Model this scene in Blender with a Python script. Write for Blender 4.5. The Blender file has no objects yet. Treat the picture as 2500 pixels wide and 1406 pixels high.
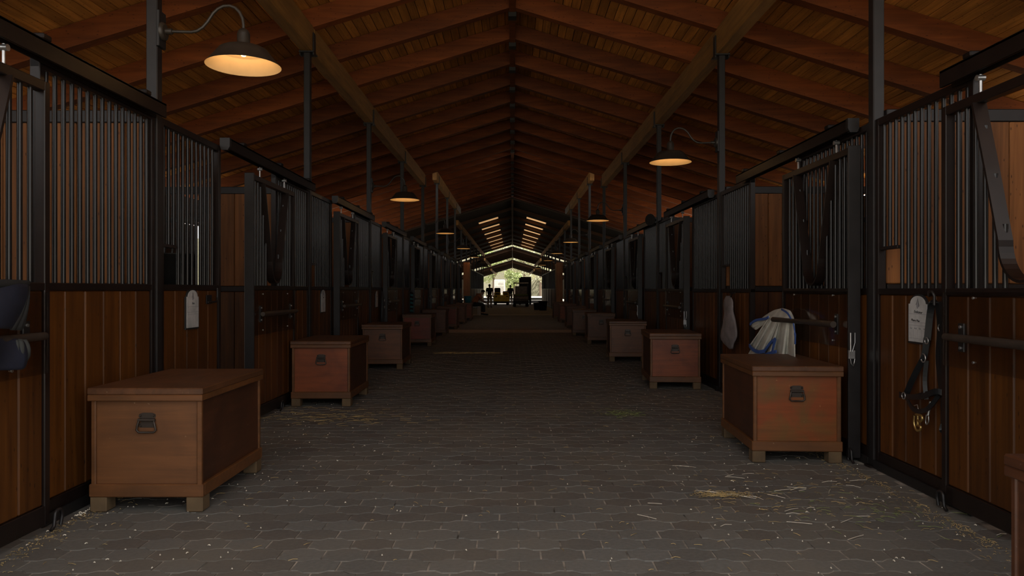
import bpy, bmesh, math, random
from mathutils import Vector, Matrix, Euler

random.seed(7)
C = bpy.context.scene.collection
PI = math.pi
R = math.radians
SC = bpy.context.scene

# ------------------------------------------------------------ camera, sky, sun, exposure
cam = bpy.data.cameras.new('camera')
cam.sensor_width = 36.0
cam.lens = 36.0 * 1810 / 2500
cam.shift_x = -1.0 / 2500
cam.shift_y = 3.0 / 2500
cam.clip_end = 600
co = bpy.data.objects.new('camera', cam)
C.objects.link(co)
co.location = (0, 0, 1.2)
co.rotation_euler = (R(90), 0, 0)
SC.camera = co

SC.view_settings.view_transform = 'Standard'
SC.view_settings.look = 'None'
SC.view_settings.gamma = 1.0
SC.view_settings.use_curve_mapping = False
SC.view_settings.exposure = 0.7

SKY = 1.15
SUN = 9.0
w = bpy.data.worlds.new('overcast_sky')
SC.world = w
w.use_nodes = True
bg = w.node_tree.nodes['Background']
bg.inputs[0].default_value = (0.99, 0.975, 0.955, 1)
bg.inputs[1].default_value = SKY
sl = bpy.data.lights.new('sun', 'SUN')
sl.energy = SUN
sl.angle = R(2)
sl.color = (1.0, 0.93, 0.80)
so = bpy.data.objects.new('sun', sl)
C.objects.link(so)
so.location = (40, 30, 60)
so.rotation_euler = Vector((-0.50, -0.22, -0.84)).to_track_quat('-Z', 'Y').to_euler()

# ------------------------------------------------------------ materials
MATS = {}


def nt(name):
    m = bpy.data.materials.new(name)
    m.use_nodes = True
    t = m.node_tree
    MATS[name] = m
    return m, t, t.nodes['Principled BSDF']


def nd(t, kind, **kw):
    n = t.nodes.new(kind)
    for k, v in kw.items():
        if k in n.inputs.keys() if isinstance(k, str) else False:
            n.inputs[k].default_value = v
        else:
            setattr(n, k, v)
    return n


def ramp(t, fac, stops):
    r = t.nodes.new('ShaderNodeValToRGB')
    e = r.color_ramp.elements
    while len(e) < len(stops):
        e.new(0.5)
    for i, (p, c) in enumerate(stops):
        e[i].position = p
        e[i].color = (*c, 1) if len(c) == 3 else c
    t.links.new(fac, r.inputs[0])
    return r.outputs[0]


def mix(t, fac, a, b, mode='MIX'):
    m = t.nodes.new('ShaderNodeMix')
    m.data_type = 'RGBA'
    m.blend_type = mode
    for s, v in ((0, fac), (6, a), (7, b)):
        if isinstance(v, (int, float)):
            m.inputs[s].default_value = v
        elif isinstance(v, tuple):
            m.inputs[s].default_value = (*v, 1)
        else:
            t.links.new(v, m.inputs[s])
    return m.outputs[2]


def coords(t, scale, seed=31.7):
    tc = t.nodes.new('ShaderNodeTexCoord')
    oi = t.nodes.new('ShaderNodeObjectInfo')
    mu = t.nodes.new('ShaderNodeMath')
    mu.operation = 'MULTIPLY'
    mu.inputs[1].default_value = seed
    t.links.new(oi.outputs['Random'], mu.inputs[0])
    ad = t.nodes.new('ShaderNodeVectorMath')
    ad.operation = 'ADD'
    t.links.new(tc.outputs['Object'], ad.inputs[0])
    t.links.new(mu.outputs[0], ad.inputs[1])
    mp = t.nodes.new('ShaderNodeMapping')
    mp.inputs['Scale'].default_value = scale
    t.links.new(ad.outputs[0], mp.inputs['Vector'])
    return mp.outputs[0], oi.outputs['Random'], ad.outputs[0]


def noise(t, vec, scale, detail=4, dist=0.0, rough=0.55):
    n = t.nodes.new('ShaderNodeTexNoise')
    n.inputs['Scale'].default_value = scale
    n.inputs['Detail'].default_value = detail
    n.inputs['Roughness'].default_value = rough
    n.inputs['Distortion'].default_value = dist
    t.links.new(vec, n.inputs['Vector'])
    return n.outputs[0]


def bump(t, b, h, strength=0.2, dist=0.005):
    n = t.nodes.new('ShaderNodeBump')
    n.inputs['Strength'].default_value = strength
    n.inputs['Distance'].default_value = dist
    t.links.new(h, n.inputs['Height'])
    t.links.new(n.outputs[0], b.inputs['Normal'])


def plain(name, col, rough=0.5, metal=0.0, spec=None, var=0.0):
    m, t, b = nt(name)
    b.inputs['Roughness'].default_value = rough
    b.inputs['Metallic'].default_value = metal
    if spec is not None:
        b.inputs['Specular IOR Level'].default_value = spec
    v, rnd, _ = coords(t, (1, 1, 1))
    f = noise(t, v, 9.0, 5)
    lo = tuple(c * (1 - 0.28 - var) for c in col)
    hi = tuple(min(1, c * (1 + 0.22 + var)) for c in col)
    t.links.new(ramp(t, f, [(0.3, lo), (0.7, hi)]), b.inputs['Base Color'])
    return m


def wood(name, dark, light, axis, rough=0.55, knots=True, tint=(0.72, 1.18), fine=26, spec=0.35):
    m, t, b = nt(name)
    sc = [fine] * 3
    sc['xyz'.index(axis)] = 1.3
    v, rnd, raw = coords(t, tuple(sc))
    f = noise(t, v, 1.0, 5, 0.6)
    c = ramp(t, f, [(0.28, dark), (0.72, light)])
    mp2 = t.nodes.new('ShaderNodeMapping')
    s2 = [6.0] * 3
    s2['xyz'.index(axis)] = 1.6
    mp2.inputs['Scale'].default_value = s2
    t.links.new(raw, mp2.inputs['Vector'])
    f2 = noise(t, mp2.outputs[0], 1.0, 2)
    c = mix(t, 0.55, c, ramp(t, f2, [(0.3, (0.55, 0.5, 0.48)), (0.7, (1.25, 1.2, 1.15))]), 'MULTIPLY')
    if knots:
        vo = t.nodes.new('ShaderNodeTexVoronoi')
        mp3 = t.nodes.new('ShaderNodeMapping')
        s3 = [7.0] * 3
        s3['xyz'.index(axis)] = 2.2
        mp3.inputs['Scale'].default_value = s3
        t.links.new(raw, mp3.inputs['Vector'])
        t.links.new(mp3.outputs[0], vo.inputs['Vector'])
        k = ramp(t, vo.outputs['Distance'], [(0.07, (0.25, 0.2, 0.17)), (0.16, (1, 1, 1))])
        c = mix(t, 1.0, c, k, 'MULTIPLY')
    mr = t.nodes.new('ShaderNodeMapRange')
    mr.inputs[3].default_value = tint[0]
    mr.inputs[4].default_value = tint[1]
    t.links.new(rnd, mr.inputs[0])
    c = mix(t, 1.0, c, mr.outputs[0], 'MULTIPLY')
    t.links.new(c, b.inputs['Base Color'])
    b.inputs['Roughness'].default_value = rough
    b.inputs['Specular IOR Level'].default_value = spec
    bump(t, b, f, 0.12, 0.003)
    return m


def chestwood(name, c1, c2, wear, axis='x', rough=0.5, blot=3.0):
    m, t, b = nt(name)
    sc = [30.0] * 3
    sc['xyz'.index(axis)] = 2.0
    v, rnd, raw = coords(t, tuple(sc))
    g = noise(t, v, 1.0, 5, 0.5)
    bl = noise(t, raw, blot, 3, 0.8)
    c = ramp(t, bl, [(0.36, c1), (0.62, c2)])
    c = mix(t, 0.45, c, ramp(t, g, [(0.3, (0.5, 0.48, 0.46)), (0.7, (1.3, 1.25, 1.2))]), 'MULTIPLY')
    sp = noise(t, raw, 38.0, 3, 0.3)
    c = mix(t, ramp(t, sp, [(0.70, (0, 0, 0)), (0.78, (0.7, 0.7, 0.7))]), c, wear)
    t.links.new(c, b.inputs['Base Color'])
    b.inputs['Roughness'].default_value = rough
    bump(t, b, g, 0.15, 0.002)
    return m


wood('stall_board', (0.0604, 0.0193, 0.0027), (0.1276, 0.0443, 0.0062), 'z', 0.5)
wood('partition_board', (0.1311, 0.0486, 0.0121), (0.2622, 0.1029, 0.0275), 'z', 0.6)
wood('roof_board', (0.3843, 0.1542, 0.0312), (0.6917, 0.2938, 0.0631), 'y', 0.7, tint=(0.75, 1.2))
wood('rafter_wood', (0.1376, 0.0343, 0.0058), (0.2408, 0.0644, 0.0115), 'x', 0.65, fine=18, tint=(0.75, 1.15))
wood('shaded_rafter', (0.055, 0.024, 0.009), (0.095, 0.042, 0.016), 'x', 0.7, fine=18, tint=(0.8, 1.15))  # far barn rafters: unlit shade put into the timber colour
plain('shaded_deck', (0.030, 0.020, 0.013), 0.85)  # far barn roof deck, its shade painted into the base colour
wood('beam_wood', (0.1710, 0.0810, 0.0178), (0.2907, 0.1408, 0.0337), 'y', 0.65, knots=False, tint=(0.85, 1.1))
wood('orange_wood', (0.36, 0.14, 0.05), (0.5, 0.22, 0.09), 'z', 0.6)
wood('tack_board', (0.13, 0.07, 0.03), (0.2, 0.12, 0.055), 'z', 0.6)
plain('brown_steel', (0.0115, 0.0068, 0.0055), 0.38, 0.0, 0.35)
plain('post_steel', (0.0145, 0.0124, 0.0123), 0.42, 0.0, 0.4)
plain('bar_steel', (0.010, 0.0088, 0.0085), 0.27, 0.0, 0.4)
plain('black_steel', (0.010, 0.009, 0.009), 0.5)
plain('track_steel', (0.010, 0.0062, 0.005), 0.5, 0.0, 0.2)
plain('zinc', (0.5, 0.5, 0.5), 0.35, 0.9)
plain('brass', (0.55, 0.38, 0.14), 0.35, 0.9)
plain('bronze_enamel', (0.030, 0.023, 0.017), 0.45)
plain('white_enamel', (0.80, 0.66, 0.46), 0.55, var=-0.2)
plain('concrete', (0.23, 0.22, 0.20), 0.9)
plain('pale_concrete', (0.42, 0.38, 0.33), 0.9)
plain('stall_dirt', (0.10, 0.075, 0.05), 0.95)
plain('outer_wall', (0.12, 0.065, 0.035), 0.8)
plain('gravel', (0.42, 0.37, 0.29), 0.95)
plain('leather', (0.009, 0.010, 0.0115), 0.42, 0.0, 0.4)
plain('rubber', (0.010, 0.010, 0.010), 0.8)
plain('navy_cloth', (0.0056, 0.0078, 0.0196), 0.7)
plain('grey_cloth', (0.0330, 0.0360, 0.0345), 0.8)
plain('white_cloth', (0.50, 0.49, 0.43), 0.85)
plain('blue_trim', (0.04, 0.09, 0.30), 0.8)
plain('mesh_bag', (0.22, 0.19, 0.19), 0.9)
plain('sign_white', (0.46, 0.46, 0.46), 0.6)
plain('sign_black', (0.012, 0.012, 0.013), 0.6)
plain('sign_faint', (0.26, 0.26, 0.28), 0.6)
plain('handle_iron', (0.055, 0.042, 0.034), 0.42, 0.4)
plain('foot_wood', (0.1200, 0.0756, 0.0358), 0.8)
plain('yellow_paint', (0.8060, 0.6210, 0.0200), 0.45)
plain('taupe_paint', (0.20, 0.155, 0.11), 0.5)
plain('cart_roof', (0.6300, 0.6020, 0.5600), 0.5)
plain('white_panel', (0.85, 0.80, 0.68), 0.5)
plain('teal_plastic', (0.02, 0.16, 0.20), 0.5)
plain('black_plastic', (0.008, 0.008, 0.008), 0.6)
plain('white_plastic', (0.5, 0.5, 0.48), 0.5)
plain('skin', (0.42, 0.24, 0.16), 0.6)
plain('rust_shirt', (0.30, 0.10, 0.035), 0.85)
plain('dark_trousers', (0.018, 0.018, 0.020), 0.9)
plain('black_shirt', (0.012, 0.012, 0.014), 0.9)
plain('khaki_cloth', (0.26, 0.19, 0.09), 0.9)
plain('pale_shorts', (0.30, 0.34, 0.31), 0.9)
plain('hair', (0.02, 0.013, 0.009), 0.7)
plain('bark', (0.16, 0.12, 0.09), 0.9)
plain('leaf', (0.30, 0.36, 0.15), 0.7, var=0.3)
plain('leaf_pale', (0.40, 0.41, 0.26), 0.7, var=0.25)
plain('hill_scrub', (0.1238, 0.1169, 0.0726), 0.9, var=0.2)
plain('teal_rope', (0.05, 0.22, 0.24), 0.8)
plain('straw', (0.3250, 0.2340, 0.0960), 0.8, var=0.4)
plain('chips', (0.62, 0.57, 0.46), 0.8)
plain('green_hay', (0.16, 0.20, 0.06), 0.8)
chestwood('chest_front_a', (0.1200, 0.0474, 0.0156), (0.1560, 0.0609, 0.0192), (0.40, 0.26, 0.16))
chestwood('chest_front_b', (0.1440, 0.0316, 0.0070), (0.2160, 0.0519, 0.0122), (0.45, 0.25, 0.13))
chestwood('chest_front_c', (0.2088, 0.0448, 0.0060), (0.1508, 0.0640, 0.0120), (0.52, 0.30, 0.13), blot=4.5)
chestwood('chest_front_d', (0.1020, 0.0370, 0.0126), (0.1440, 0.0519, 0.0174), (0.38, 0.25, 0.16))
chestwood('chest_front_e', (0.1980, 0.0254, 0.0048), (0.1440, 0.0230, 0.0053), (0.4, 0.2, 0.1))
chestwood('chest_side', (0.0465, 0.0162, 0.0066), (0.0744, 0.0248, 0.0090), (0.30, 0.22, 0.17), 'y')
chestwood('chest_lid', (0.0806, 0.0321, 0.0120), (0.1178, 0.0459, 0.0165), (0.34, 0.24, 0.16), 'y')
chestwood('chest_trim', (0.0986, 0.0389, 0.0113), (0.1450, 0.0554, 0.0157), (0.42, 0.28, 0.15), 'x')

# paver colour: each paver its own tint, dusty patches
m, t, b = nt('paver')
tc = t.nodes.new('ShaderNodeTexCoord')
ge = t.nodes.new('ShaderNodeNewGeometry')
oi = t.nodes.new('ShaderNodeObjectInfo')
at = t.nodes.new('ShaderNodeAttribute')
at.attribute_name = 'tint'
ad = t.nodes.new('ShaderNodeMath')
t.links.new(oi.outputs['Random'], ad.inputs[0])
t.links.new(at.outputs['Fac'], ad.inputs[1])
fr = t.nodes.new('ShaderNodeMath')
fr.operation = 'FRACT'
t.links.new(ad.outputs[0], fr.inputs[0])
c = ramp(t, fr.outputs[0], [(0.0, (0.108, 0.097, 0.087)), (0.35, (0.122, 0.118, 0.108)), (1.0, (0.145, 0.143, 0.133))])
f = noise(t, ge.outputs['Position'], 46, 6)
c = mix(t, 0.5, c, ramp(t, f, [(0.3, (0.68, 0.67, 0.65)), (0.7, (1.25, 1.23, 1.2))]), 'MULTIPLY')
f2 = noise(t, ge.outputs['Position'], 1.1, 4)
c = mix(t, ramp(t, f2, [(0.42, (0, 0, 0)), (0.70, (0.55, 0.55, 0.55))]), c, (0.175, 0.150, 0.115))
t.links.new(c, b.inputs['Base Color'])
b.inputs['Roughness'].default_value = 0.75
bump(t, b, f, 0.25, 0.003)
plain('joint_sand', (0.2400, 0.2120, 0.1760), 0.95, var=0.55)

# clear plastic sheet, translucent rooflight
m, t, b = nt('clear_plastic')
gl = t.nodes.new('ShaderNodeBsdfGlossy')
gl.inputs['Roughness'].default_value = 0.12
tr = t.nodes.new('ShaderNodeBsdfTransparent')
tr.inputs[0].default_value = (0.93, 0.92, 0.91, 1)
lw = t.nodes.new('ShaderNodeLayerWeight')
lw.inputs[0].default_value = 0.5
fz = t.nodes.new('ShaderNodeMapRange')
fz.inputs[1].default_value = 0.25
fz.inputs[3].default_value = 0.03
fz.inputs[4].default_value = 0.40
t.links.new(lw.outputs['Facing'], fz.inputs[0])
mx = t.nodes.new('ShaderNodeMixShader')
t.links.new(fz.outputs[0], mx.inputs[0])
t.links.new(tr.outputs[0], mx.inputs[1])
t.links.new(gl.outputs[0], mx.inputs[2])
t.links.new(mx.outputs[0], t.nodes['Material Output'].inputs[0])
m, t, b = nt('rooflight_sheet')
tl = t.nodes.new('ShaderNodeBsdfTranslucent')
tl.inputs[0].default_value = (0.34, 0.26, 0.18, 1)
t.links.new(tl.outputs[0], t.nodes['Material Output'].inputs[0])
m, t, b = nt('bulb')
b.inputs['Emission Color'].default_value = (1.0, 0.62, 0.26, 1)
b.inputs['Emission Strength'].default_value = 5.0
b.inputs['Base Color'].default_value = (0.9, 0.8, 0.6, 1)


# ------------------------------------------------------------ mesh collecting
class MB:
    def __init__(s):
        s.v, s.f, s.sm = [], [], []

    def add(s, vs, fs, smooth=False):
        n = len(s.v)
        s.v += [tuple(p) for p in vs]
        for q in fs:
            s.f.append(tuple(i + n for i in q))
            s.sm.append(smooth)
        return s

    def box(s, c, d, bev=0.0, rot=None):
        hx, hy, hz = d[0] / 2, d[1] / 2, d[2] / 2
        c = Vector(c)
        if bev <= 0:
            vs = [Vector((x * hx, y * hy, z * hz)) for x in (-1, 1) for y in (-1, 1) for z in (-1, 1)]
            fs = [(0, 1, 3, 2), (4, 6, 7, 5), (0, 4, 5, 1), (2, 3, 7, 6), (0, 2, 6, 4), (1, 5, 7, 3)]
        else:
            b_ = min(bev, hx * .9, hy * .9, hz * .9)
            idx, vs = {}, []
            for x in (-1, 1):
                for y in (-1, 1):
                    for z in (-1, 1):
                        for a in range(3):
                            p = [x * (hx - b_), y * (hy - b_), z * (hz - b_)]
                            p[a] = (x * hx, y * hy, z * hz)[a]
                            idx[(x, y, z, a)] = len(vs)
                            vs.append(Vector(p))
            fs = []
            S = (-1, 1)
            for g in S:
                fs.append([idx[(g, y, z, 0)] for y, z in ((-1, -1), (1, -1), (1, 1), (-1, 1))][::g])
                fs.append([idx[(x, g, z, 1)] for x, z in ((-1, -1), (-1, 1), (1, 1), (1, -1))][::g])
                fs.append([idx[(x, y, g, 2)] for x, y in ((-1, -1), (1, -1), (1, 1), (-1, 1))][::g])
            for g in S:
                for h in S:
                    fs.append([idx[(g, h, -1, 0)], idx[(g, h, -1, 1)], idx[(g, h, 1, 1)], idx[(g, h, 1, 0)]][::g * h])
                    fs.append([idx[(-1, g, h, 1)], idx[(-1, g, h, 2)], idx[(1, g, h, 2)], idx[(1, g, h, 1)]][::g * h])
                    fs.append([idx[(g, -1, h, 0)], idx[(g, 1, h, 0)], idx[(g, 1, h, 2)], idx[(g, -1, h, 2)]][::g * h])
            for x in S:
                for y in S:
                    for z in S:
                        fs.append([idx[(x, y, z, 0)], idx[(x, y, z, 1)], idx[(x, y, z, 2)]][::x * y * z])
        if rot is not None:
            m_ = Euler(rot).to_matrix()
            vs = [m_ @ p for p in vs]
        return s.add([p + c for p in vs], fs)

    def tube(s, pts, r, n=8, cap=True, flat=None):
        pts = [Vector(p) for p in pts]
        rs = r if isinstance(r, (list, tuple)) else [r] * len(pts)
        rings = []
        up = None
        for i, p in enumerate(pts):
            d = (pts[min(i + 1, len(pts) - 1)] - pts[max(i - 1, 0)]).normalized()
            if up is None:
                a = Vector((0, 0, 1)) if abs(d.z) < 0.9 else Vector((1, 0, 0))
                up = (a - d * a.dot(d)).normalized()
            else:
                up = (up - d * up.dot(d)).normalized()
            q = d.cross(up)
            fl = flat if flat else (1, 1)
            rings.append([p + (up * math.cos(2 * PI * k / n) * fl[0] + q * math.sin(2 * PI * k / n) * fl[1]) * rs[i] for k in range(n)])
        vs = [p for g in rings for p in g]
        fs = []
        for i in range(len(rings) - 1):
            for k in range(n):
                k2 = (k + 1) % n
                fs.append((i * n + k, i * n + k2, i * n + n + k2, i * n + n + k))
        s.add(vs, fs, True)
        if cap:
            s.add(rings[0], [tuple(range(n))[::-1]])
            s.add(rings[-1], [tuple(range(n))])
        return s

    def ribbon(s, pts, width, thick, wdir):
        """strap: rectangular section swept along pts, its width along wdir"""
        pts = [Vector(p) for p in pts]
        vs, fs = [], []
        for i, p in enumerate(pts):
            d = (pts[min(i + 1, len(pts) - 1)] - pts[max(i - 1, 0)]).normalized()
            wd = wdir[i] if isinstance(wdir, list) else Vector(wdir)
            wd = (wd - d * wd.dot(d)).normalized()
            q = d.cross(wd)
            for a, b_ in ((-1, -1), (1, -1), (1, 1), (-1, 1)):
                vs.append(p + wd * a * width / 2 + q * b_ * thick / 2)
        for i in range(len(pts) - 1):
            for k in range(4):
                k2 = (k + 1) % 4
                fs.append((i * 4 + k, i * 4 + k2, i * 4 + 4 + k2, i * 4 + 4 + k))
        n = len(pts)
        fs += [(3, 2, 1, 0), (n * 4 - 4, n * 4 - 3, n * 4 - 2, n * 4 - 1)]
        return s.add(vs, fs)

    def lathe(s, prof, n=24, c=(0, 0, 0), cap=False):
        c = Vector(c)
        vs, fs = [], []
        for r, z in prof:
            for k in range(n):
                a = 2 * PI * k / n
                vs.append(c + Vector((r * math.cos(a), r * math.sin(a), z)))
        for i in range(len(prof) - 1):
            for k in range(n):
                k2 = (k + 1) % n
                fs.append((i * n + k, i * n + k2, i * n + n + k2, i * n + n + k))
        s.add(vs, fs, True)
        if cap:
            s.add(vs[:n], [tuple(range(n))[::-1]])
            s.add(vs[-n:], [tuple(range(n))])
        return s

    def prism(s, poly, axis, a, b_):
        """poly in the two other axes, extruded along axis from a to b_"""
        n = len(poly)

        def P(u, v, h):
            return {'x': (h, u, v), 'y': (u, h, v), 'z': (u, v, h)}[axis]
        vs = [P(u, v, a) for u, v in poly] + [P(u, v, b_) for u, v in poly]
        fs = [tuple(range(n))[::-1], tuple(range(n, 2 * n))]
        for k in range(n):
            k2 = (k + 1) % n
            fs.append((k, k2, n + k2, n + k))
        return s.add(vs, fs)

    def mesh(s, name, m):
        me = bpy.data.meshes.new(name)
        me.from_pydata(s.v, [], s.f)
        me.materials.append(MATS[m])
        me.polygons.foreach_set('use_smooth', s.sm)
        bm = bmesh.new()
        bm.from_mesh(me)
        bmesh.ops.recalc_face_normals(bm, faces=bm.faces)
        bm.to_mesh(me)
        bm.free()
        return me


CACHE = {}


def cached(key, m, fn):
    k = (key, m)
    if k not in CACHE:
        b_ = MB()
        fn(b_)
        CACHE[k] = b_.mesh(str(key[0]), m)
    return CACHE[k]


def ob(name, me, parent=None, loc=(0, 0, 0), rot=(0, 0, 0)):
    o = bpy.data.objects.new(name, me)
    C.objects.link(o)
    o.location = loc
    o.rotation_euler = rot
    o.parent = parent
    return o


def bx(name, d, m, parent, loc, bev=0.004, rot=(0, 0, 0)):
    d = tuple(round(x, 4) for x in d)
    return ob(name, cached(('box', d, bev), m, lambda b_: b_.box((0, 0, 0), d, bev)), parent, loc, rot)


def mk(name, m, parent, fn, loc=(0, 0, 0), rot=(0, 0, 0)):
    b_ = MB()
    fn(b_)
    return ob(name, b_.mesh(name, m), parent, loc, rot)


def thing(name, label, cat, loc=(0, 0, 0), rz=0.0, group=None):
    o = bpy.data.objects.new(name, None)
    o.empty_display_size = 0.1
    C.objects.link(o)
    o.location = loc
    o.rotation_euler = (0, 0, rz)
    return tag(o, label, cat, group)


def tag(o, label, cat, group=None):
    o['label'] = label
    o['category'] = cat
    if group:
        o['group'] = group
    return o


def struct(name, loc=(0, 0, 0)):
    o = bpy.data.objects.new(name, None)
    C.objects.link(o)
    o.location = loc
    o['kind'] = 'structure'
    return o


def stuff(o):
    o['kind'] = 'stuff'
    return o


ORD = ['nearest', 'second', 'third', 'fourth', 'fifth', 'sixth', 'seventh', 'eighth', 'ninth', 'tenth']


def nth(i):
    return ORD[i] if i == 0 else ORD[i] + ' nearest'


BAY = 3.72
XL, XR = -2.398, 2.458          # centre lines of the two stall fronts
POST_L = [1.28 + BAY * k for k in range(0, 10)]      # 1.28, 5.0, 8.72 ... 34.76
POST_R = [1.25 + BAY * k for k in range(0, 10)]
SLOPE = 0.305
ROOFX = 7.0

# ------------------------------------------------------------ floor
floor = MB().box((0, 10.4, -0.1032), (4.9, 20.4, 0.2)).mesh('floor', 'joint_sand')
floor = ob('floor', floor)
floor['kind'] = 'structure'
for nm, y0, y1, x0, x1, mm, z in (('dirt_strip', 0.2, 62, -6.4, -2.45, 'stall_dirt', -0.005), ('dirt_strip', 0.2, 62, 2.45, 6.4, 'stall_dirt', -0.005)):
    mk(nm, mm, floor, lambda b_: b_.box(((x0 + x1) / 2, (y0 + y1) / 2, z - 0.1), (x1 - x0, y1 - y0, 0.2)))
mk('concrete_threshold', 'pale_concrete', floor, lambda b_: b_.box((0, 21.3, -0.101), (4.9, 1.4, 0.2)))
mk('joint_bed', 'joint_sand', floor, lambda b_: b_.box((0, 28.1, -0.1032), (4.9, 12.2, 0.2)))
mk('concrete_threshold', 'pale_concrete', floor, lambda b_: b_.box((0, 34.8, -0.101), (4.9, 1.2, 0.2)))
mk('concrete_slab', 'concrete', floor, lambda b_: b_.box((0, 70.2, -0.103), (9, 69.6, 0.2)))
PL, PD, PA = 0.196, 0.137, 0.0125


def paver_outline(g):
    L, D, tt = PL / 2 - g, PD / 2 - g, 0.016
    q = PL / 4
    top = [(-L, D - PA), (-q - tt, D - PA), (-q + tt, D + PA), (q - tt, D + PA), (q + tt, D - PA), (L, D - PA)]
    return top + [(x, -y) for x, y in reversed(top)]


def paver_geo(b_, x, y, z=0.0, ):
    o1, o2 = paver_outline(0.0050), paver_outline(0.0027)
    vs = [(x + u, y + v, z) for u, v in o1] + [(x + u, y + v, z - 0.012) for u, v in o2]
    n = 12
    b_.add(vs, [tuple(range(n))[::-1]] + [(k, n + k, n + (k + 1) % n, (k + 1) % n) for k in range(n)])


pm = cached(('paver',), 'paver', lambda b_: paver_geo(b_, 0, 0))
npav = 0
far = MB()
tints = []
row = 0
y = 0.75
while y < 34.1:
    if not (20.5 < y < 22.1):
        off = PL / 2 if row % 2 else 0.0
        nx = int(4.86 / PL)
        for k in range(nx + 1):
            x = -2.42 + off + k * PL
            if x > 2.47:
                continue
            z = random.uniform(-0.0015, 0.0012)
            if npav < 296 and y > 2.95:
                o = ob('paver', pm, floor, (x + random.uniform(-.001, .001), y, z), (0, 0, random.uniform(-.008, .008)))
                npav += 1
            else:
                n0 = len(far.f)
                paver_geo(far, x, y, z)
                tints += [random.random()] * (len(far.f) - n0)
    row += 1
    y += PD
me = far.mesh('paving', 'paver')
a = me.attributes.new('tint', 'FLOAT', 'FACE')
a.data.foreach_set('value', tints)
stuff(ob('paving', me, floor))
print('pavers', npav, 'far', len(tints) // 13)

# outdoor ground
g = mk('ground', 'gravel', None, lambda b_: b_.box((0, 60, -0.5), (260, 400, 0.58)))
g['kind'] = 'structure'

# ------------------------------------------------------------ roofs
def roof(idx, y0, y1, H, step, first, boards=True, lights=None, halfx=ROOFX, ndeep=0.23, rw=0.13):
    zr = 1.2 + H                               # underside of rafters at the ridge
    th = ndeep + 0.012
    wd_ = 'rafter_wood' if idx < 2 else 'shaded_rafter'  # far barns take the timber copy darkened to stand for shade
    dk_ = 'outer_wall' if idx < 2 else 'shaded_deck'
    deck = struct('ceiling' if idx == 0 else 'ceiling_%d' % (idx + 1))
    ang = math.atan(SLOPE)

    def pr(z_a, z_b, x0=0.0, x1=halfx, sg=1):
        return [(sg * x0, zr - SLOPE * x0 + z_a), (sg * x1, zr - SLOPE * x1 + z_a), (sg * x1, zr - SLOPE * x1 + z_b), (sg * x0, zr - SLOPE * x0 + z_b)]
    for sg in (-1, 1):
        if lights is None:
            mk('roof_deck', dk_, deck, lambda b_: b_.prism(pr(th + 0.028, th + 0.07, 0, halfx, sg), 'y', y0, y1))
        else:
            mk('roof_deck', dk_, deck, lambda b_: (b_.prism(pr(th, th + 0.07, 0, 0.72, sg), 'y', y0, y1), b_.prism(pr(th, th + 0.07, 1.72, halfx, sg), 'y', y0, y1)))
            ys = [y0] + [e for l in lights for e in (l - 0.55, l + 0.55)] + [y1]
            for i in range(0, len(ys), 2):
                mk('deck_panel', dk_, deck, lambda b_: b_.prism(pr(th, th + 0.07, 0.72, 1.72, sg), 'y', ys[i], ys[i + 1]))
            for l in lights:
                mk('rooflight', 'rooflight_sheet', deck, lambda b_: b_.prism(pr(th + 0.03, th + 0.045, 0.72, 1.72, sg), 'y', l - 0.55, l + 0.55))
        if boards:
            bw = 0.118
            n = int(halfx * math.sqrt(1 + SLOPE ** 2) / bw)
            me_ = cached(('roof_board', y0, y1), 'roof_board', lambda b_: b_.box((0, (y0 + y1) / 2, 0), (bw - 0.007, y1 - y0, 0.024), 0.004))
            for k in range(n):
                d = (k + 0.5) * bw
                x = d * math.cos(ang)
                ob('roof_board', me_, deck, (sg * x, 0, zr - SLOPE * x + th + 0.012 + random.uniform(-.002, .002)), (0, sg * ang, 0))
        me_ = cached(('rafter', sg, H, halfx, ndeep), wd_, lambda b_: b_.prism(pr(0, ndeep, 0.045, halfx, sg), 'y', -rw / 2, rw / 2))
        y = first
        while y < y1 - 0.05:
            ob('rafter', me_, deck, (0, y, 0))
            y += step
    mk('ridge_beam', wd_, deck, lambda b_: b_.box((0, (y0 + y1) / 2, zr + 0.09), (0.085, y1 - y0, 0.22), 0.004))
    if idx < 2:
        y = first
        while y < y1 - 0.05:
            bx('ridge_plate', (0.11, 0.16, 0.24), 'black_steel', deck, (0, y + 0.15, zr + 0.04), 0.004)
            y += step
    return deck


def beams(deck, ys, H, sx, z_in=3.08 - 3.79, depth=0.30):
    x = XL if sx < 0 else XR
    top = 1.2 + H - SLOPE * (abs(x) - 0.07)
    for a_, b2 in zip(ys[:-1], ys[1:]):
        bx('beam', (0.135, b2 - a_ - 0.012, depth), 'beam_wood', deck, (x, (a_ + b2) / 2, top - depth / 2 - 0.004), 0.006)
    return top - depth - 0.008


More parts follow.
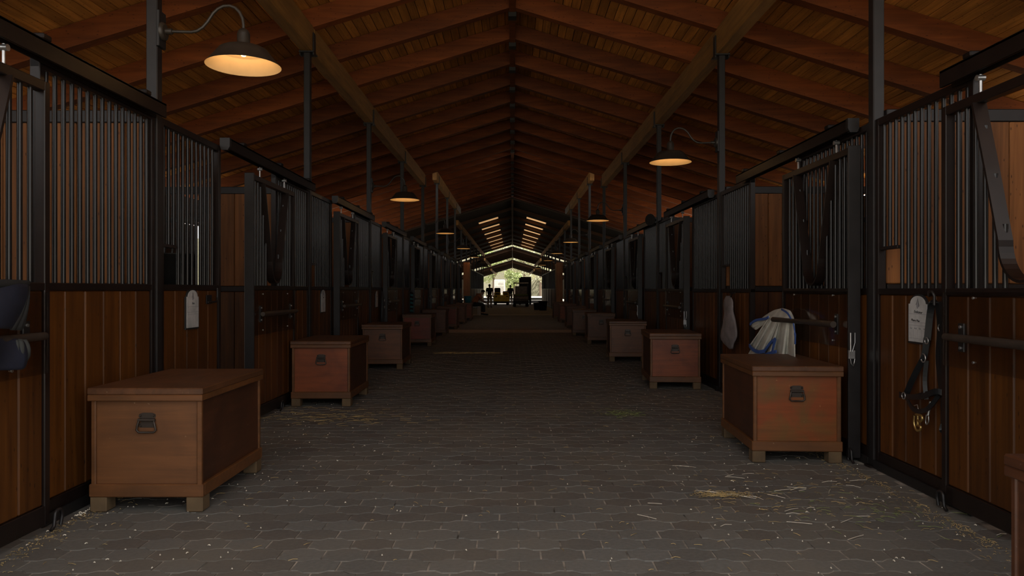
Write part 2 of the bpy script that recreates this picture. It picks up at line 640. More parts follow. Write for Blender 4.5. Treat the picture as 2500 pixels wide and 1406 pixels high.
S1 = roof(0, 0.9, 21.1, 3.77, 1.24, 1.28 + 1.24)
S2 = roof(1, 21.0, 37.0, 4.38, 1.24, 22.75)
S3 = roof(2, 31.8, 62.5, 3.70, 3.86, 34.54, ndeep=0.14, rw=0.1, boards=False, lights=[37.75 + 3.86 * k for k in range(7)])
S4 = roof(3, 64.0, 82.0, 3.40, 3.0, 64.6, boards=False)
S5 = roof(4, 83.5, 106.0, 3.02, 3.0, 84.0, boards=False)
ZB = {}
for sx, P in ((-1, POST_L), (1, POST_R)):
    ZB[(0, sx)] = beams(S1, [0.95] + P[1:6], 3.79, sx)
    ZB[(1, sx)] = beams(S2, [22.85] + P[6:9] + [33.6], 4.38, sx)
    P3 = [38.6 + BAY * k for k in range(7)]
    ZB[(2, sx)] = beams(S3, [32.0, 34.76] + P3 + [62.3], 3.70, sx, depth=0.22)
    beams(S4, [64.1 + 3.6 * k for k in range(6)], 3.40, sx, depth=0.22)
    beams(S5, [83.6 + 3.7 * k for k in range(7)], 3.02, sx, depth=0.22)

# ------------------------------------------------------------ outer walls with openings
for sg, nm in ((-1, 'wall_left'), (1, 'wall_right')):
    wl = struct(nm)
    x = sg * 6.2
    mats = 'outer_wall'
    hw_ = 2.95 if sg < 0 else 2.84
    y = 1.2
    while y < 104:
        y1 = min(y + BAY, 104)
        # each stall has an opening half door towards the yard
        if y > 36:
            segs = [(y, y + 1.4, 0, 2.95), (y + 2.3, y1, 0, 2.95), (y + 1.4, y + 2.3, 0, 1.15), (y + 1.4, y + 2.3, 1.75, 2.95)]
        else:
            segs = [(y, y + 1.25, 0, hw_), (y + 2.45, y1, 0, hw_), (y + 1.25, y + 2.45, 0, 1.2 if random.random() < .85 else 0.05), (y + 1.25, y + 2.45, 2.45, hw_)]
        for a_, b2, z0, z1 in segs:
            bx('wall_panel', (0.06, b2 - a_, z1 - z0), mats, wl, (x, (a_ + b2) / 2, (z0 + z1) / 2), 0)
        if y < 36:
            # shutter standing partly open in the opening
            fr_ = 0.86
            sw_ = 0.86 if sg < 0 else 1.30
            bx('shutter', (0.04, sw_, 1.25), mats, wl, (x - sg * 0.06, y + 1.10 + sw_ / 2, 1.8), 0.004)
        y = y1
    # the end wall of the second barn beside the alley, closing the stalls
    for ye in (0.95, 35.0):
        bx('end_wall', (3.75, 0.06, 2.45), mats, wl, (sg * 4.35, ye, 1.225), 0)

# ------------------------------------------------------------ partitions between stalls
def partition(side, y, i, detail):
    sg = -1 if side == 'left' else 1
    x0 = (XL if sg < 0 else XR) + sg * 0.04
    pt = thing('stall_partition', 'wooden partition with steel rails between %s stalls, %s from the viewer' % (side, nth(i)), 'partition', (x0, y, 0))
    Lw = 3.72
    for z, h in ((0.06, 0.10), (1.205, 0.065), (2.36, 0.085)):
        bx('rail', (Lw, 0.06, h), 'post_steel' if z > 2 else 'brown_steel', pt, (sg * Lw / 2, 0, z), 0.006)
    bx('stile', (0.06, 0.06, 2.3), 'brown_steel', pt, (sg * 1.19, 0, 1.2), 0.006)
    if detail:
        k = 0
        x = 0.0
        while x < Lw - 0.05:
            wd = 0.165
            if x < 1.1:
                bx('upper_board', (wd - 0.004, 0.035, 1.085), 'partition_board', pt, (sg * (x + wd / 2), 0, 1.78), 0.006)
            bx('lower_board', (wd - 0.004, 0.035, 1.06), 'stall_board', pt, (sg * (x + wd / 2), 0, 0.64), 0.006)
            x += wd
        bm_ = cached(('pbar',), 'bar_steel', lambda b_: b_.tube([(0, 0, -0.54), (0, 0, 0.54)], 0.0115, 6, False))
        x = 1.29
        while x < Lw:
            ob('bar', bm_, pt, (sg * x, 0, 1.78))
            x += 0.09
    else:
        mk('lower_panel', 'stall_board', pt, lambda b_: b_.box((sg * Lw / 2, 0, 0.64), (Lw, 0.035, 1.06)))
        mk('upper_panel', 'partition_board', pt, lambda b_: b_.box((sg * 0.62, 0, 1.78), (1.2, 0.035, 1.085)))


for i, y in enumerate(POST_L[1:9]):
    partition('left', y, i, i < 2)
for i, y in enumerate(POST_R[1:9]):
    partition('right', y, i, i < 2)

# ------------------------------------------------------------ steel posts
def post(side, y, i, ztop, far=False, sect=0):
    sg = -1 if side == 'left' else 1
    x = XL if sg < 0 else XR
    if far:
        lab, grp = 'slim steel post beyond the %s tack room, %s of its row' % (side, nth(i)), 'far %s posts' % side
    else:
        lab, grp = 'square dark brown steel post on the %s stall front, %s to the viewer' % (side, nth(i)), 'steel posts of the stall fronts'
    p = thing('steel_post', lab, 'post', (x, y + (0.0375 if sg > 0 else -0.0375), 0), 0, grp)
    bx('shaft', (0.075, 0.075, ztop), 'post_steel', p, (0, 0, ztop / 2), 0.006)
    if not far:
        bx('base_plate', (0.13, 0.074, 0.012), 'brown_steel', p, (0, 0, 0.010), 0)
        bx('cap_plate', (0.17, 0.2, 0.014), 'black_steel', p, (0, 0.03, ztop - 0.006), 0)
        for q in (-1, 1):
            bx('beam_bracket', (0.012, 0.09, 0.26), 'black_steel', p, (q * 0.078, 0.0, ztop + 0.09), 0)
    return p


for side, P, sx in (('left', POST_L, -1), ('right', POST_R, 1)):
    for i, y in enumerate(P[1:]):
        post(side, y, i, ZB[(0, sx)] if i < 5 else ZB[(1, sx)] if i < 8 else ZB[(2, sx)])
    for i, y in enumerate([38.6 + BAY * k for k in range(7)]):
        post(side, y, i, ZB[(2, sx)], True)

# ------------------------------------------------------------ stall fronts
def rails(root, s, wd, xo, top, bot=0.02, zmid=1.213):
    for nm, z, h in (('bottom_rail', bot + 0.05, 0.10), ('middle_rail', zmid, 0.04), ('top_rail', top - 0.025, 0.05)):
        bx(nm, (0.05, wd, h), 'brown_steel', root, (xo, wd / 2, z), 0.004)
    for yy in (0.022, wd - 0.022):
        bx('stile', (0.052, 0.044, top - bot), 'brown_steel', root, (xo, yy, (top + bot) / 2), 0.004)


def boards(root, wd, xo, individual, bot=0.12, zmid=1.193):
    h = zmid - bot
    inner = wd - 0.088
    n = max(2, round(inner / 0.172))
    bw = inner / n
    if individual:
        for k in range(n):
            bx('board', (0.03, bw - 0.003, h), 'stall_board', root, (xo + random.uniform(-.0012, .0012), 0.044 + (k + .5) * bw, bot + h / 2), 0.007)
    else:
        def f_(b_):
            for k in range(n):
                b_.box((xo, 0.044 + (k + .5) * bw, bot + h / 2), (0.03, bw - 0.003, h), 0.007)
        stuff(mk('board_run', 'stall_board', root, f_))


def barset(root, wd, xo, top, individual, skip=None, feed=None, z0=1.233, gap=0.075):
    """vertical bars; skip(y) gives the height below which the bar is cut away; feed=(ya,yb,z) feeding hatch"""
    y = 0.044 + gap * 0.6
    runs = []
    while y < wd - 0.05:
        za = z0
        if skip:
            zc = skip(y)
            if zc is not None:
                za = None
        if feed and feed[0] < y < feed[1]:
            za = feed[2]
        if za is not None:
            runs.append((y, za))
        y += gap
    zt = top - 0.05
    if individual:
        for y, za in runs:
            L_ = round(zt - za, 3)
            ob('bar', cached(('bar', L_), 'bar_steel', lambda b_: b_.tube([(0, 0, 0), (0, 0, L_)], 0.0125, 10, False)), root, (xo, y, za))
    elif runs:
        def f_(b_):
            for y, za in runs:
                b_.tube([(xo, y, za), (xo, y, zt)], 0.0125, 6, False)
        stuff(mk('bar_run', 'bar_steel', root, f_))


def fixed_panel(side, y0, wd, lab, detail, feed_end=None, grp=None):
    s = 1 if side == 'left' else -1
    x = XL if s > 0 else XR
    dz = 0.0 if s > 0 else -0.028
    root = thing('grille_panel', lab, 'stall front', (x, y0, dz if False else 0), 0, grp)
    top = 2.365 + dz
    zm = 1.213 + dz
    rails(root, s, wd, 0.0, top, zmid=zm)
    boards(root, wd, 0.0, detail, zmid=zm - 0.02)
    feed = None
    if feed_end == 'start':
        feed = (0.0, 0.25, 1.50)
    elif feed_end == 'end':
        feed = (wd - 0.27, wd - 0.05, 1.47)
    barset(root, wd, 0.0, top, detail, feed=feed, z0=zm + 0.02)
    if feed:
        bx('feed_hatch_rail', (0.035, feed[1] - feed[0] - 0.0 if feed[0] > 0.1 else 0.22, 0.022), 'brown_steel', root, (0, (max(feed[0], 0.044) + feed[1]) / 2, feed[2]), 0.003)
    # skirting angle below the bottom rail towards the aisle
    bx('kick_rail', (0.012, wd, 0.055), 'black_steel', root, (s * 0.034, wd / 2, 0.03), 0)
    return root


def sliding_door(side, y0, wd, lab, detail, grp=None, plastic=True, arm=True):
    s = 1 if side == 'left' else -1
    x = (XL if s > 0 else XR) + s * 0.072
    dz = 0.0 if s > 0 else -0.028
    root = thing('stall_door', lab, 'door', (x, y0, 0), 0, grp)
    top = 2.225 + dz
    zm = 1.213 + dz
    rails(root, s, wd, 0.0, top, bot=0.035, zmid=zm)
    boards(root, wd, 0.0, detail, bot=0.135, zmid=zm - 0.02)
    # lead stile: broad grey angle on the edge that closes
    ye = -0.012 if s > 0 else wd - wd - 0.012
    bx('lead_stile', (0.085, 0.024, top - 0.03), 'post_steel', root, (s * 0.015, ye, (top + 0.03) / 2), 0.004)
    # drop yoke: flat bar bent into a deep U
    yc, hw, hb = wd / 2, 0.36, 0.15
    pts = []
    zt, zb = top - 0.05, zm + 0.05
    pts.append((0, yc - hw, zt))
    pts.append((0, yc - hw + (hw - hb) * 0.5, zt + (zb + 0.22 - zt) * 0.52))
    for k in range(21):
        a_ = PI + PI * k / 20
        pts.append((0, yc + hb * 1.06 * math.cos(a_), zb + 0.20 + 0.20 * math.sin(a_) if True else 0))
    pts.append((0, yc + hw - (hw - hb) * 0.5, zt + (zb + 0.22 - zt) * 0.52))
    pts.append((0, yc + hw, zt))
    mk('yoke', 'brown_steel', root, lambda b_: b_.ribbon([(s * 0.012, p[1], p[2]) for p in pts], 0.072, 0.014, (1, 0, 0)))

    def yz(yv):
        d = abs(yv - yc)
        if d >= hw:
            return None
        if d <= hb:
            return zb
        return zb + 0.2 + (d - hb) / (hw - hb) * (zt - zb - 0.2)
    yy = 0.044 + 0.045
    runs = []
    while yy < wd - 0.05:
        q = yz(yy)
        if q is None:
            runs.append((yy, zm + 0.02, zt))
        elif q - (zm + 0.02) > 0.06:
            runs.append((yy, zm + 0.02, q))
        yy += 0.075
    if detail:
        for yb, z0, z1 in runs:
            L_ = round(z1 - z0, 3)
            ob('bar', cached(('bar', L_), 'bar_steel', lambda b_: b_.tube([(0, 0, 0), (0, 0, L_)], 0.0125, 10, False)), root, (0, yb, z0))
    else:
        stuff(mk('bar_run', 'bar_steel', root, lambda b_: [b_.tube([(0, yb, z0), (0, yb, z1)], 0.0125, 6, False) for yb, z0, z1 in runs]))
    # hangers
    for yh in (0.3, wd - 0.3):
        hg = bx('hanger', (0.012, 0.014, 0.10), 'zinc', root, (0, yh, top + 0.05), 0.003)
        mk('roller', 'zinc', hg, lambda b_: b_.tube([(-0.02, 0, 0.03), (0.02, 0, 0.03)], 0.016, 10))
    if plastic:
        pl = bx('clear_sheet', (0.005, wd - 0.05, 0.40), 'clear_plastic', root, (s * 0.030, wd / 2, 0.985), 0)
        for a_ in (0.22, 0.78):
            for zz in (-0.16, 0.17):
                mk('screw', 'zinc', pl, lambda b_: b_.tube([(s * -0.001, 0, 0), (s * 0.006, 0, 0)], 0.007, 6), (0, (a_ - .5) * wd, zz))
    if arm:
        # blanket bar on two plates
        z = 0.975 + dz
        swung = (side, lab) == ('right', lab) and 'slid open' in lab
        pv = [(s * 0.075, 0.16, z), (s * 0.085, 0.5, z), (s * 0.085, 0.9, z), (s * 0.075, wd - 0.12, z)]
        if swung:
            pv = [(s * 0.078, 0.17, z), (s * 0.115, 0.50, z), (s * 0.120, 0.52, z), (s * 0.165, 0.82, z), (s * 0.20, 1.06, z)]
        br = mk('blanket_bar', 'handle_iron', root, lambda b_: b_.tube(pv, [0.024, 0.024, 0.019, 0.019, 0.021] if swung else [0.020, 0.023, 0.021, 0.019], 10))
        for q in ((0.22,) if swung else (0.22, wd - 0.2)):
            pt_ = bx('plate', (0.008, 0.05, 0.15), 'black_steel', br, (s * 0.036, q, z), 0.002)
            mk('stub', 'handle_iron', br, lambda b_: b_.tube([(s * 0.036, q, z), (s * 0.078, q, z)], 0.014, 8))
            for zz in (-0.055, 0.055):
                mk('bolt', 'zinc', br, lambda b_: b_.tube([(s * 0.038, q, z + zz), (s * 0.048, q, z + zz)], 0.008, 6))
    return root


def track(side, y0, y1, lab, grp):
    s = 1 if side == 'left' else -1
    x = (XL if s > 0 else XR) + s * 0.072
    dz = 0.0 if s > 0 else -0.028
    root = thing('door_track', lab, 'door track', (x, 0, 0), 0, grp)
    z0, z1 = 2.335 + dz, 2.425 + dz
    mk('channel', 'track_steel', root, lambda b_: (b_.box((s * -0.002, (y0 + y1) / 2, z1 - 0.008), (0.075, y1 - y0, 0.016), 0.003),
                                                  b_.box((s * 0.032, (y0 + y1) / 2, (z0 + z1) / 2), (0.007, y1 - y0, z1 - z0)),
                                                  b_.box((s * -0.034, (y0 + y1) / 2, (z0 + z1) / 2), (0.007, y1 - y0, z1 - z0)),
                                                  b_.box((s * 0.026, (y0 + y1) / 2, z0 + 0.003), (0.014, y1 - y0, 0.006))))
    ya = y0 if s > 0 else y0
    poly = [(-0.04, z1), (0.04, z1), (0.04, z0 + 0.02), (0.025, z0 - 0.008), (-0.025, z0 - 0.008), (-0.04, z0 + 0.02)]
    mk('end_cap', 'post_steel', root, lambda b_: b_.prism(poly, 'y', y0 - 0.006, y0 + 0.03))
    n = 3
    for k in range(n):
        yy = y0 + 0.35 + (y1 - y0 - 0.6) * k / (n - 1)
        bx('track_bracket', (0.085, 0.07, 0.03), 'track_steel', root, (0, yy, z1 + 0.012), 0.006)
    return root


DOOR_L = {0: 2.36, 1: 6.53, 2: 9.77}
DOOR_R = {0: 2.75, 1: 5.16, 2: 10.1}
SETS = {'left': (POST_L, DOOR_L), 'right': (POST_R, DOOR_R)}
for side in ('left', 'right'):
    P, D = SETS[side]
    for i in range(0, 9):
        y = P[i]
        det = i < 3
        fars = i >= 5
        g1, g2, g3 = ('barred stall fronts on the %s' % side, 'sliding stall doors on the %s' % side, 'door tracks on the %s' % side)
        which = nth(i)
        if side == 'left':
            a_w, d_w = 1.03, 1.345
            pa, pd_, pb = y + 0.005, D.get(i, y + 1.05), y + 2.44
            if i > 0:
                fixed_panel(side, pa, a_w, 'narrow barred panel over brown boards, before the door of the %s left stall' % which, det, 'start', g1)
            fixed_panel(side, pb, BAY - 2.44 - 0.08, 'wide barred panel over brown boards, beyond the door of the %s left stall' % which, det, None, g1)
        else:
            pa, pd_, pb = y + 0.08, D.get(i, y + 1.37), y + 2.66
            if i > 0:
                fixed_panel(side, pa, 1.27, 'wide barred panel over brown boards, before the door of the %s right stall' % which, det, None, g1)
            fixed_panel(side, pb if i != 1 else 7.58, BAY - 2.66 if i != 1 else 1.09, 'narrow barred panel over brown boards, beyond the door of the %s right stall' % which, det, 'end', g1)
        state = {('left', 1): 'slid part open', ('right', 1): 'slid open, white sheet on its bar', ('left', 0): 'closed, navy rug on its bar'}.get((side, i), 'closed')
        sliding_door(side, pd_, 1.33, 'brown boarded sliding door with U-shaped yoke, %s, %s on the %s' % (state, which, side), det, g2, arm=(side, i) != ('right', 1) or True)
        ta = (y + 1.0, y + BAY - 0.09) if side == 'left' else (y + 0.22, y + 2.83)
        track(side, ta[0], ta[1], 'black overhead door track, %s on the %s stall fronts' % (which, side), g3)
    # middle rail on the open doorway is left open: bare floor guide ring at the door edge
    for i in range(0, 2):
        s = 1 if side == 'left' else -1
        x = (XL if s > 0 else XR) + s * 0.12
        yy = (3.72, 7.34)[i] if side == 'left' else (4.05, 5.14)[i]
        pts = [(0.0, -0.06, 0.006), (0, -0.035, 0.02), (0, -0.03, 0.055)] + [(0, -0.0 + 0.030 * math.cos(a_ * PI / 6), 0.065 + 0.03 * math.sin(a_ * PI / 6)) for a_ in range(5, -1, -1)] + [(0, 0.03, 0.05), (0, 0.018, 0.012)]
        tag(mk('door_guide', 'post_steel', None, lambda b_: b_.tube(pts, 0.009, 8), (x, yy, 0.002)), 'bent steel floor loop guiding the %s %s sliding door' % (ORD[i], side), 'door guide')

# third barn: plainer fronts beyond the alley
for side in ('left', 'right'):
    s = 1 if side == 'left' else -1
    x = XL if s > 0 else XR
    # boarded tack room
    tr = thing('tack_room', 'boarded tack room wall on the %s beyond the paving' % side, 'room', (x + s * 0.20, 35.0, 0))
    for k in range(12):
        bx('board', (0.05, 0.30, 2.42), 'tack_board', tr, (0, 0.17 + 0.30 * k * 1.0, 1.22), 0.006)
    bx('end_post', (0.30, 0.16, 2.46), 'orange_wood', tr, (s * 0.04, -0.02, 1.23), 0.006)
    bx('cap_rail', (0.09, 3.7, 0.06), 'tack_board', tr, (0, 1.9, 2.46), 0.004)
    for i in range(6):
        y = (38.61 if side == 'left' else 38.68) + BAY * i
        root = thing('grille_panel', 'dark barred stall front beyond the %s tack room, %s of its row' % (side, nth(i)), 'stall front', (x, y, 0), 0, 'far stall fronts on the %s' % side)
        wd = BAY - 0.09
        rails(root, s, wd, 0, 2.36)
        boards(root, wd, 0, False)
        barset(root, wd, 0, 2.36, False, gap=0.30)

# ------------------------------------------------------------ tack chests
def chest(lab, x, y, rz, front, side_m='chest_side', W=0.585, L=0.93, sg=1, grp='tack chests along the aisle', detail=True, tm_='chest_trim', lm_='chest_lid'):
    """origin: front left corner of the body on the floor"""
    c = thing('tack_chest', lab, 'chest', (x, y, 0), rz, grp)
    zb, z0, zt = 0.083, 0.15, 0.600
    bw = 0.02
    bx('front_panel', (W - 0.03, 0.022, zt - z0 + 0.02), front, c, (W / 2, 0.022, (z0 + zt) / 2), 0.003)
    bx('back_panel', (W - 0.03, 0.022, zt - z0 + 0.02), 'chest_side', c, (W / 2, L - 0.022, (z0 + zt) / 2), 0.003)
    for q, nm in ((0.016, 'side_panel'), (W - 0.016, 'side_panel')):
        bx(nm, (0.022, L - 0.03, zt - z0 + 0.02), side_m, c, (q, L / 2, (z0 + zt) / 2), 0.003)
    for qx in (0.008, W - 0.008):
        for qy in (0.008, L - 0.008):
            bx('corner_strip', (0.026, 0.026, zt - z0 + 0.01), tm_, c, (qx, qy, (z0 + zt) / 2), 0.005)

    def plinth(b_):
        b_.box((W / 2, 0.006, (zb + z0) / 2), (W + 0.03, 0.03, z0 - zb + 0.004), 0.006)
        b_.box((W / 2, L - 0.006, (zb + z0) / 2), (W + 0.03, 0.03, z0 - zb + 0.004), 0.006)
        b_.box((0.0, L / 2, (zb + z0) / 2), (0.03, L - 0.03, z0 - zb + 0.002), 0.004)
        b_.box((W, L / 2, (zb + z0) / 2), (0.03, L - 0.03, z0 - zb + 0.002), 0.004)
        b_.box((W / 2, L / 2, z0 - 0.02), (W - 0.04, L - 0.04, 0.02))
    mk('plinth', tm_, c, plinth)
    for qx in (0.034, W - 0.034):
        for qy in (0.045, L - 0.045):
            bx('foot', (0.09, 0.10, zb), 'foot_wood', c, (qx, qy, zb / 2 + 0.001), 0.006)
    lid = bx('lid', (W + 0.035, L + 0.045, 0.038), lm_, c, (W / 2, L / 2, 0.652), 0.006)
    mk('lid_band', tm_, c, lambda b_: (b_.box((W / 2, -0.012, 0.617), (W + 0.032, 0.020, 0.034), 0.004), b_.box((W / 2, L + 0.012, 0.617), (W + 0.032, 0.020, 0.034), 0.004),
                                                b_.box((-0.006, L / 2, 0.617), (0.020, L + 0.02, 0.033), 0.004), b_.box((W + 0.006, L / 2, 0.617), (0.020, L + 0.02, 0.033), 0.004)))
    if detail:
        h = mk('handle', 'handle_iron', c, lambda b_: b_.prism([(-0.046, -0.030), (-0.046, -0.018), (-0.030, -0.004), (-0.030, 0.006), (-0.046, 0.022), (-0.044, 0.036), (-0.025, 0.044), (0.025, 0.044), (0.044, 0.036), (0.046, 0.022), (0.030, 0.006), (0.030, -0.004), (0.046, -0.018), (0.046, -0.030), (0.036, -0.036), (-0.036, -0.036)], 'y', 0.004, 0.0), (W / 2, 0.0085, 0.490))
        mk('grip', 'handle_iron', h, lambda b_: b_.tube([(-0.040, -0.010, 0.004), (-0.047, -0.014, -0.022), (-0.052, -0.012, -0.048), (-0.040, -0.012, -0.060), (0.040, -0.012, -0.060), (0.052, -0.012, -0.048), (0.047, -0.014, -0.022), (0.040, -0.010, 0.004), (-0.040, -0.010, 0.004)], 0.0055, 8, False))
        mk('knuckle', 'handle_iron', h, lambda b_: b_.tube([(-0.046, -0.008, 0.006), (0.046, -0.008, 0.006)], 0.009, 8))
        for a_ in (-0.036, 0.036):
            for zz in (-0.026, 0.030):
                mk('rivet', 'handle_iron', h, lambda b_: b_.tube([(a_, -0.002, zz), (a_, -0.009, zz)], [0.007, 0.004], 8))
    return c


CH = [
    ('large weathered brown tack chest with dark scuffed side, nearest on the left', -2.262, 3.99, 0.0, 'chest_front_a'),
    ('red-brown tack chest with rounded stain border, second on the left', -2.250, 7.58, 0.0, 'chest_front_b'),
    ('dull brown tack chest behind the red-brown one, third on the left', -2.24, 11.1, 0.0, 'chest_front_d'),
    ('red-stained tack chest, fourth on the left', -2.30, 15.6, 0.0, 'chest_front_e'),
    ('greyish brown tack chest, fifth on the left', -2.32, 19.2, 0.0, 'chest_front_d'),
    ('small-looking reddish tack chest at the pale threshold, sixth on the left', -2.27, 22.4, 0.0, 'chest_front_e'),
    ('dark brown tack chest, seventh on the left', -2.22, 25.5, 0.0, 'chest_front_d'),
    ('farthest left tack chest, with the teal bucket on it', -2.18, 28.9, 0.0, 'chest_front_b'),
    ('tack chest cut off by the frame in the bottom right corner', 1.60, 1.44, 0.0, 'chest_front_b'),
    ('orange-brown stained tack chest under the hanging white sheet, on the right', 1.672, 5.13, R(-3), 'chest_front_c'),
    ('plain red-brown tack chest behind the orange one on the right', 1.665, 8.93, R(-4), 'chest_front_b'),
    ('dark brown tack chest, third in the row on the right beyond the orange one', 1.62, 12.3, R(-4), 'chest_front_d'),
    ('brown tack chest, fourth in the row on the right', 1.66, 16.3, R(-2), 'chest_front_d'),
    ('brown tack chest by the pale threshold on the right', 1.56, 19.1, R(-3), 'chest_front_a'),
    ('tack chest on the right, second beyond the threshold', 1.70, 23.0, 0.0, 'chest_front_d'),
    ('tack chest on the right, third beyond the threshold', 1.70, 26.7, 0.0, 'chest_front_b'),
    ('farthest right tack chest before the concrete', 1.70, 30.4, 0.0, 'chest_front_d'),
]
for i, (lab, x, y, rz, fm) in enumerate(CH):
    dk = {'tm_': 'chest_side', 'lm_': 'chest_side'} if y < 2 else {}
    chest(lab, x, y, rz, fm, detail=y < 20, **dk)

# ------------------------------------------------------------ barn lamps
LAMPW = 0.78


def lamp(side, y, i, lit, z=2.925):
    s = 1 if side == 'left' else -1
    x = (XL if s > 0 else XR) + s * 0.0365
    lab = 'bronze gooseneck barn lamp with wide shade, %s, %s on the %s' % ('lit' if lit else 'unlit', ORD[i] if i == 0 else nth(i), side)
    L_ = thing('barn_lamp', lab, 'lamp', (x, y if s < 0 else y - 0.075, z), 0, 'barn lamps on the %s posts' % side)
    bx('backing_plate', (0.02, 0.10, 0.24), 'black_steel', L_, (s * 0.010, 0.0375, 0.01), 0.003)
    mk('wall_disc', 'bronze_enamel', L_, lambda b_: b_.tube([(s * 0.02, 0.0375, 0), (s * 0.034, 0.0375, 0), (s * 0.042, 0.0375, 0)], [0.062, 0.060, 0.045], 20))
    prof = [(0.03, 0), (0.06, 0), (0.20, -0.004), (0.235, 0.004), (0.27, 0.028), (0.30, 0.065), (0.335, 0.122), (0.365, 0.152), (0.40, 0.170), (0.44, 0.172), (0.475, 0.158), (0.502, 0.128), (0.520, 0.085), (0.525, 0.04), (0.525, 0.0)]
    mk('gooseneck', 'bronze_enamel', L_, lambda b_: b_.tube([(s * p * 1.07, 0.0375, q) for p, q in prof], 0.0105, 10))
    mk('elbow', 'bronze_enamel', L_, lambda b_: b_.tube([(s * 0.04, 0.0375, 0), (s * 0.085, 0.0375, 0)], 0.02, 12))
    cx = s * 0.5618
    mk('socket', 'bronze_enamel', L_, lambda b_: b_.lathe([(0.012, 0.02), (0.022, 0.014), (0.036, 0.0), (0.042, -0.02), (0.042, -0.095), (0.048, -0.105)], 20, (cx, 0.0375, 0)))
    outer = [(0.020, -0.098), (0.09, -0.102), (0.135, -0.110), (0.163, -0.124), (0.180, -0.146), (0.203, -0.174), (0.230, -0.206), (0.254, -0.232)]
    mk('shade', 'bronze_enamel', L_, lambda b_: b_.lathe([(r_ * 0.96, z_) for r_, z_ in outer], 40, (cx, 0.0375, 0)))
    inner = [(0.2535, -0.2326), (0.227, -0.208), (0.199, -0.177), (0.175, -0.149), (0.168, -0.138), (0.166, -0.1365), (0.09, -0.1365), (0.001, -0.1365)]
    mk('shade_lining', 'white_enamel', L_, lambda b_: b_.lathe([(r_ * 0.96, z_) for r_, z_ in inner], 40, (cx, 0.0375, 0)))
    if lit:
        mk('bulb', 'bulb', L_, lambda b_: b_.lathe([(0.001, -0.137), (0.013, -0.138), (0.014, -0.142), (0.020, -0.150), (0.020, -0.156), (0.013, -0.166), (0.001, -0.168)], 14, (cx, 0.0375, 0)))
        pl = bpy.data.lights.new('lamp_glow', 'POINT')
        pl.energy = LAMPW
        pl.color = (1.0, 0.55, 0.20)
        pl.shadow_soft_size = 0.03
        po = bpy.data.objects.new('lamp_glow', pl)
        C.objects.link(po)
        po.parent = L_
        po.location = (cx, 0.0375, -0.210)
    return L_


YL = [POST_L[1] + 2 * BAY * k for k in range(5)] + [42.32, 49.76]
for i, y in enumerate(YL):
    lamp('left', y, i, i < 5)
YR = [POST_R[2] + 2 * BAY * k for k in range(4)] + [38.6, 46.04, 53.48]
for i, y in enumerate(YR):
    lamp('right', y, i, True)

# speaker on the third right post
sp = thing('horn_speaker', 'small dark horn loudspeaker on the third right post at track height', 'speaker', (XR - 0.04, POST_R[3] + 0.04, 2.36))
mk('horn', 'black_plastic', sp, lambda b_: b_.tube([(-0.02, 0, 0), (-0.06, -0.02, 0), (-0.10, -0.05, 0), (-0.12, -0.07, 0)], [0.03, 0.045, 0.075, 0.10], 16))
mk('mount', 'black_steel', sp, lambda b_: b_.box((-0.02, 0, 0), (0.05, 0.05, 0.10), 0.004))

# ------------------------------------------------------------ name boards
def text_mesh(s_, size, m):
    cu = bpy.data.curves.new('lettering', 'FONT')
    cu.body = s_
    cu.size = size
    cu.shear = 0.25
    cu.align_x = 'CENTER'
    cu.extrude = 0.0006
    to = bpy.data.objects.new('lettering', cu)
    C.objects.link(to)
    dg = bpy.context.evaluated_depsgraph_get()
    me_ = bpy.data.meshes.new_from_object(to.evaluated_get(dg))
    bpy.data.objects.remove(to)
    me_.materials.clear()
    me_.materials.append(MATS[m])
    return me_


